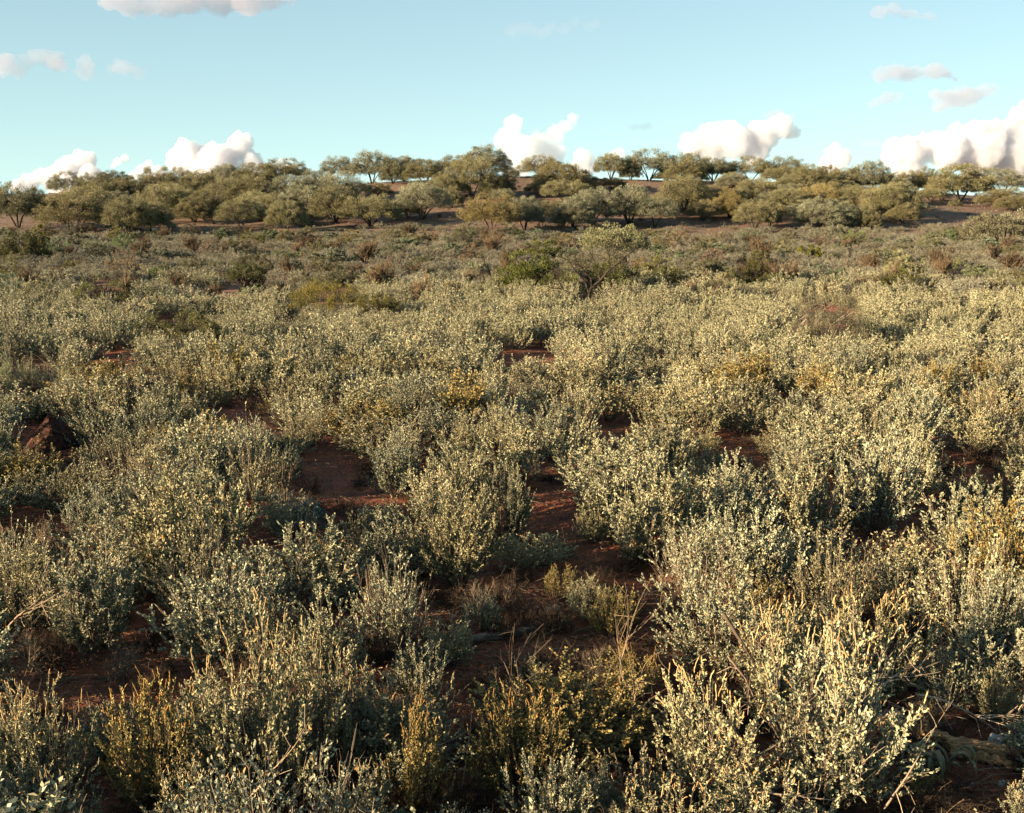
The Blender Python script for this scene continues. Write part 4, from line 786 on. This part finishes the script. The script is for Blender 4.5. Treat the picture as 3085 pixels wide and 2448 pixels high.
branch([(0 + x * .4778, 1650 + y * .4778, 0) for x, y in ((20, 540), (120, 420), (300, 330), (420, 320))], 7.4, .009, 'arching dead branch at the left edge above the dark gap', (1.1, 1., .9), 17, 10)
# black branch at left, dead stick at right, far stump
x, y, z = hit(252 * O, 705 * O); dd = proj((x, y, z))[2] / 1.0; kk2 = O * F ** -1 * dd
limb('dead_branch', [(x + (a - 252) * kk2, y + .1 * i, z + (705 - b_) * kk2) for i, (a, b_) in enumerate(((240, 706), (255, 680), (268, 655), (285, 640), (300, 624)))], .03, 'bark', 'black curved dead branch left of the dark olive shrub', 'branch', G_B, 7, .1, 20, (1, 1, 1), 14, .3)
x, y, z = hit(1612 * O, 690 * O); kk2 = O / F * proj((x, y, z))[2]
limb('dead_branch', [(x + (a - 1612) * kk2, y, z + (690 - b_) * kk2) for a, b_ in ((1590, 690), (1600, 676), (1612, 660), (1630, 640))], .02, 'bark', 'black dead stick left of the big round pale green shrub', 'branch', G_B, 7, .1, 21, (1, 1, 1), 8, .4)
x, y, z = hit(1786 * O, 566 * O); kk2 = O / F * proj((x, y, z))[2]
limb('dead_stump', [(x, y, z - .05), (x - .02, y, z + 20 * kk2), (x + .1, y, z + 50 * kk2)], .06, 'bark', 'black dead stump standing thin and upright on the plain at right', 'stump', None, 7, .15, 22, (.6, .6, .6), 6, .5)
# bundles of bare stems
def stems_bundle(px, base, top, w, label, n=16, tone=(1, 1, 1), red=False, seed=1, kids=2, depth=1):
    p = Proto('dry_stem_clump', 'dead plant', 'clumps of dry stems', [('stalks', mesh('stalks', wm(dead(seed, 1., .35, n, depth, kids, .006, 1.2, .05), 'twig')))], 1., .35); put(p, px, base, top, w, '', LN, tone, label)
stems_bundle(1690, 925, 850, 80, 'bundle of bare upright brown stems in the right half', 18, (.9, .75, .65), seed=31)
stems_bundle(2095, 1000, 915, 70, 'bundle of bare brown stems near the right edge', 14, (.9, .75, .65), seed=32)
stems_bundle(1930, 1150, 1085, 50, 'few bare stems standing before the red patch near the right edge', 7, (1.2, 1.1, .9), seed=33)
stems_bundle(130, 860, 760, 90, 'fan of grey stems below the plumed bush at the left edge', 22, (.9, .85, .8), seed=34)
stems_bundle(790, 1360, 1160, 90, 'dry stems standing left of the dark hollow', 12, (1., .9, .8), seed=35, kids=4, depth=2)
stems_bundle(600, 1060, 940, 110, 'arching dry stems left of the stick strewn red patch', 18, (1.2, 1., .85), seed=36, kids=3, depth=2)
stems_bundle(1450, 1060, 970, 110, 'dry branching stems in the shaded gap right of centre', 10, (.9, .8, .75), seed=37, kids=4, depth=2)
p = Proto('dry_twig_bush', 'dead plant', 'clumps of dry stems', [('twigs', mesh('twigs', wm(dead(41, .8, .55, 22, 3, 5, .005, .35, .15), 'twig')))], .8, .5); put(p, 1560, 1440, 1270, 170, '', LN, (1.1, .72, .6), 'dry reddish twig bush left of the biggest right hand saltbush')
for i, (px, bb, tt, w, lab) in enumerate(((40, 1480, 1300, 200, 'tangle of dead twigs in the dark gap at the left edge'), (260, 1440, 1340, 220, 'tangle of dead twigs behind the spiked bushes at lower left'), (700, 1180, 1090, 200, 'dead twig tangle in the dark gap left of the sunlit red hollow'), (2000, 1050, 980, 150, 'dead twig tangle in the shade behind the right red patch'), (100, 1190, 1090, 160, 'dead twig tangle in shade under the rusty sheet'), (1950, 1560, 1460, 200, 'dead twig tangle behind the corner log'), (1010, 1300, 1210, 160, 'dead twig tangle at the left rim of the dark hollow'), (1330, 1560, 1440, 140, 'dead twig tangle at the lower right rim of the dark hollow'), (1100, 1780, 1660, 300, 'dead twig tangle at the bottom edge centre'), (1700, 1790, 1660, 300, 'dead twig tangle at the bottom edge right of centre'), (1130, 1420, 1360, 170, 'flat dead twig tangle added to darken the middle of the hollow'), (1250, 1440, 1350, 150, 'dead twig tangle added to darken the right half of the hollow'), (1040, 1480, 1400, 160, 'dead twig tangle added to darken the front left of the hollow'), (1190, 1180, 1120, 90, 'dead twig tangle below the sunlit red soil hollow'))):
    p = Proto('dead_twig_bush', 'dead plant', 'dead twig tangles', [('twigs', mesh('twigs', wm(dead(60 + i, .5, .55, 14, 3, 4, .006, .1, .22), 'twig')))], .5, .5); put(p, px, min(bb, 1700), tt, w, '', LN, (.85, .78, .7), lab)  # tangles inside the dark hollow are added to darken its soil
# plumed grey green bush, left edge
for i, (px, bb, tt, w, nm) in enumerate(((30, 840, 725, 60, 'leftmost'), (65, 830, 740, 60, 'second from the left'), (105, 835, 745, 60, 'tallest middle'), (138, 850, 770, 50, 'rightmost'))):
    p = Proto('plumed_bush', 'bush', 'plumed bushes', [('stems', None), ('foliage', None)], 1., .3) if False else None
    sp, fo, _ = bush(500 + i, 1., .3, ns=60, ntw=12, nlf=14, ll=.03, lw=.006, upright=1., tw=.1, lobes=3)
    p = Proto('plumed_bush', 'bush', 'plumed bushes at the left edge', [('stems', mesh('stems', wm(sp, 'stem'))), ('foliage', mesh('foliage', wm(fo, 'silver')))], 1., .3)
    put(p, px, bb, tt, w, '', LN, (.9, 1.05, .95), '%s of the four feathery grey green plumed bushes at the left edge' % nm)
# fresh green small bushes in the field, a bluish grey one
for i, (px, bb, tt, w, t, nm) in enumerate(((550, 690, 668, 40, (1.6, 1.3, .8), 'small yellow green shrub left of the fan shaped one in the field'), (1437, 705, 680, 40, (1.7, 1.3, .8), 'small yellow shrub in the pale field right of centre'), (2130, 600, 570, 60, (1.2, .9, .7), 'green and rust coloured shrub at the right edge'), (630, 1110, 1050, 110, (.6, .8, 1.2), 'bluish grey bush left of centre'), (1465, 580, 562, 46, (1., .95, .8), 'dark green shrub left of the cone topped one, further back'), (25, 610, 570, 70, (1.3, 1.1, .8), 'green yellow shrub cut by the left edge'))):
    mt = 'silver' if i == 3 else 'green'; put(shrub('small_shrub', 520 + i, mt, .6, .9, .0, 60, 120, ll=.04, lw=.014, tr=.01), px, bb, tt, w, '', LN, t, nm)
# fleshy curled plant and small herbs, bottom right
g = np.random.default_rng(77); cx0, cy0, cz0 = on(*r7(760, 1290)); parts = []
for k in range(46):
    c0 = np.array([g.normal(0, .12), g.normal(0, .07), 0.]); ph = g.random() * 6.28; Lc = g.uniform(.08, .16); t = np.linspace(0, 1, 9)
    rr = Lc * (1 - np.cos(t * 3.6)) * .45; zz_ = Lc * np.sin(t * 3.3) * .9; P = np.stack([c0[0] + np.cos(ph) * rr, c0[1] + np.sin(ph) * rr, zz_ + .02], 1)
    parts.append(tubes(P[None], (np.sin(t * 2.6 + .4) * .012)[None], 6, np.array([g.random()]), g))
cp = ob('curled_leaf_plant', mesh('curled_leaf_plant', wm(parts, 'curl'), True)); cp.location = (cx0, cy0, cz0); setp(cp, 'plant with thick curled grey green leaves in front of the corner log', 'plant')
for i, (zx_, zy_, nm) in enumerate(((330, 1400, 'small fresh green herb left of the curled leaf plant'), (470, 1640, 'small fresh green herb at the bottom edge near the corner'), (730, 1560, 'small fresh green herb in front of the curled leaf plant'))):
    sp, fo, _ = bush(600 + i, .16, .07, ns=10, ntw=5, nlf=8, ll=.016, lw=.006, full=True, tw=.03, stemr=.0015, lo=.1)
    x, y, z = on(*r7(zx_, zy_)); o = link(bpy.data.objects.new('green_herb', None)); ob('stems', mesh('stems', wm(sp, 'stem')), o); ob('leaves', mesh('leaves', wm(fo, 'green')), o); place(o, x, y, z, 0, 1, (1.8, 1.6, 1.)); setp(o, nm, 'herb', 'small green herbs')
label_all()
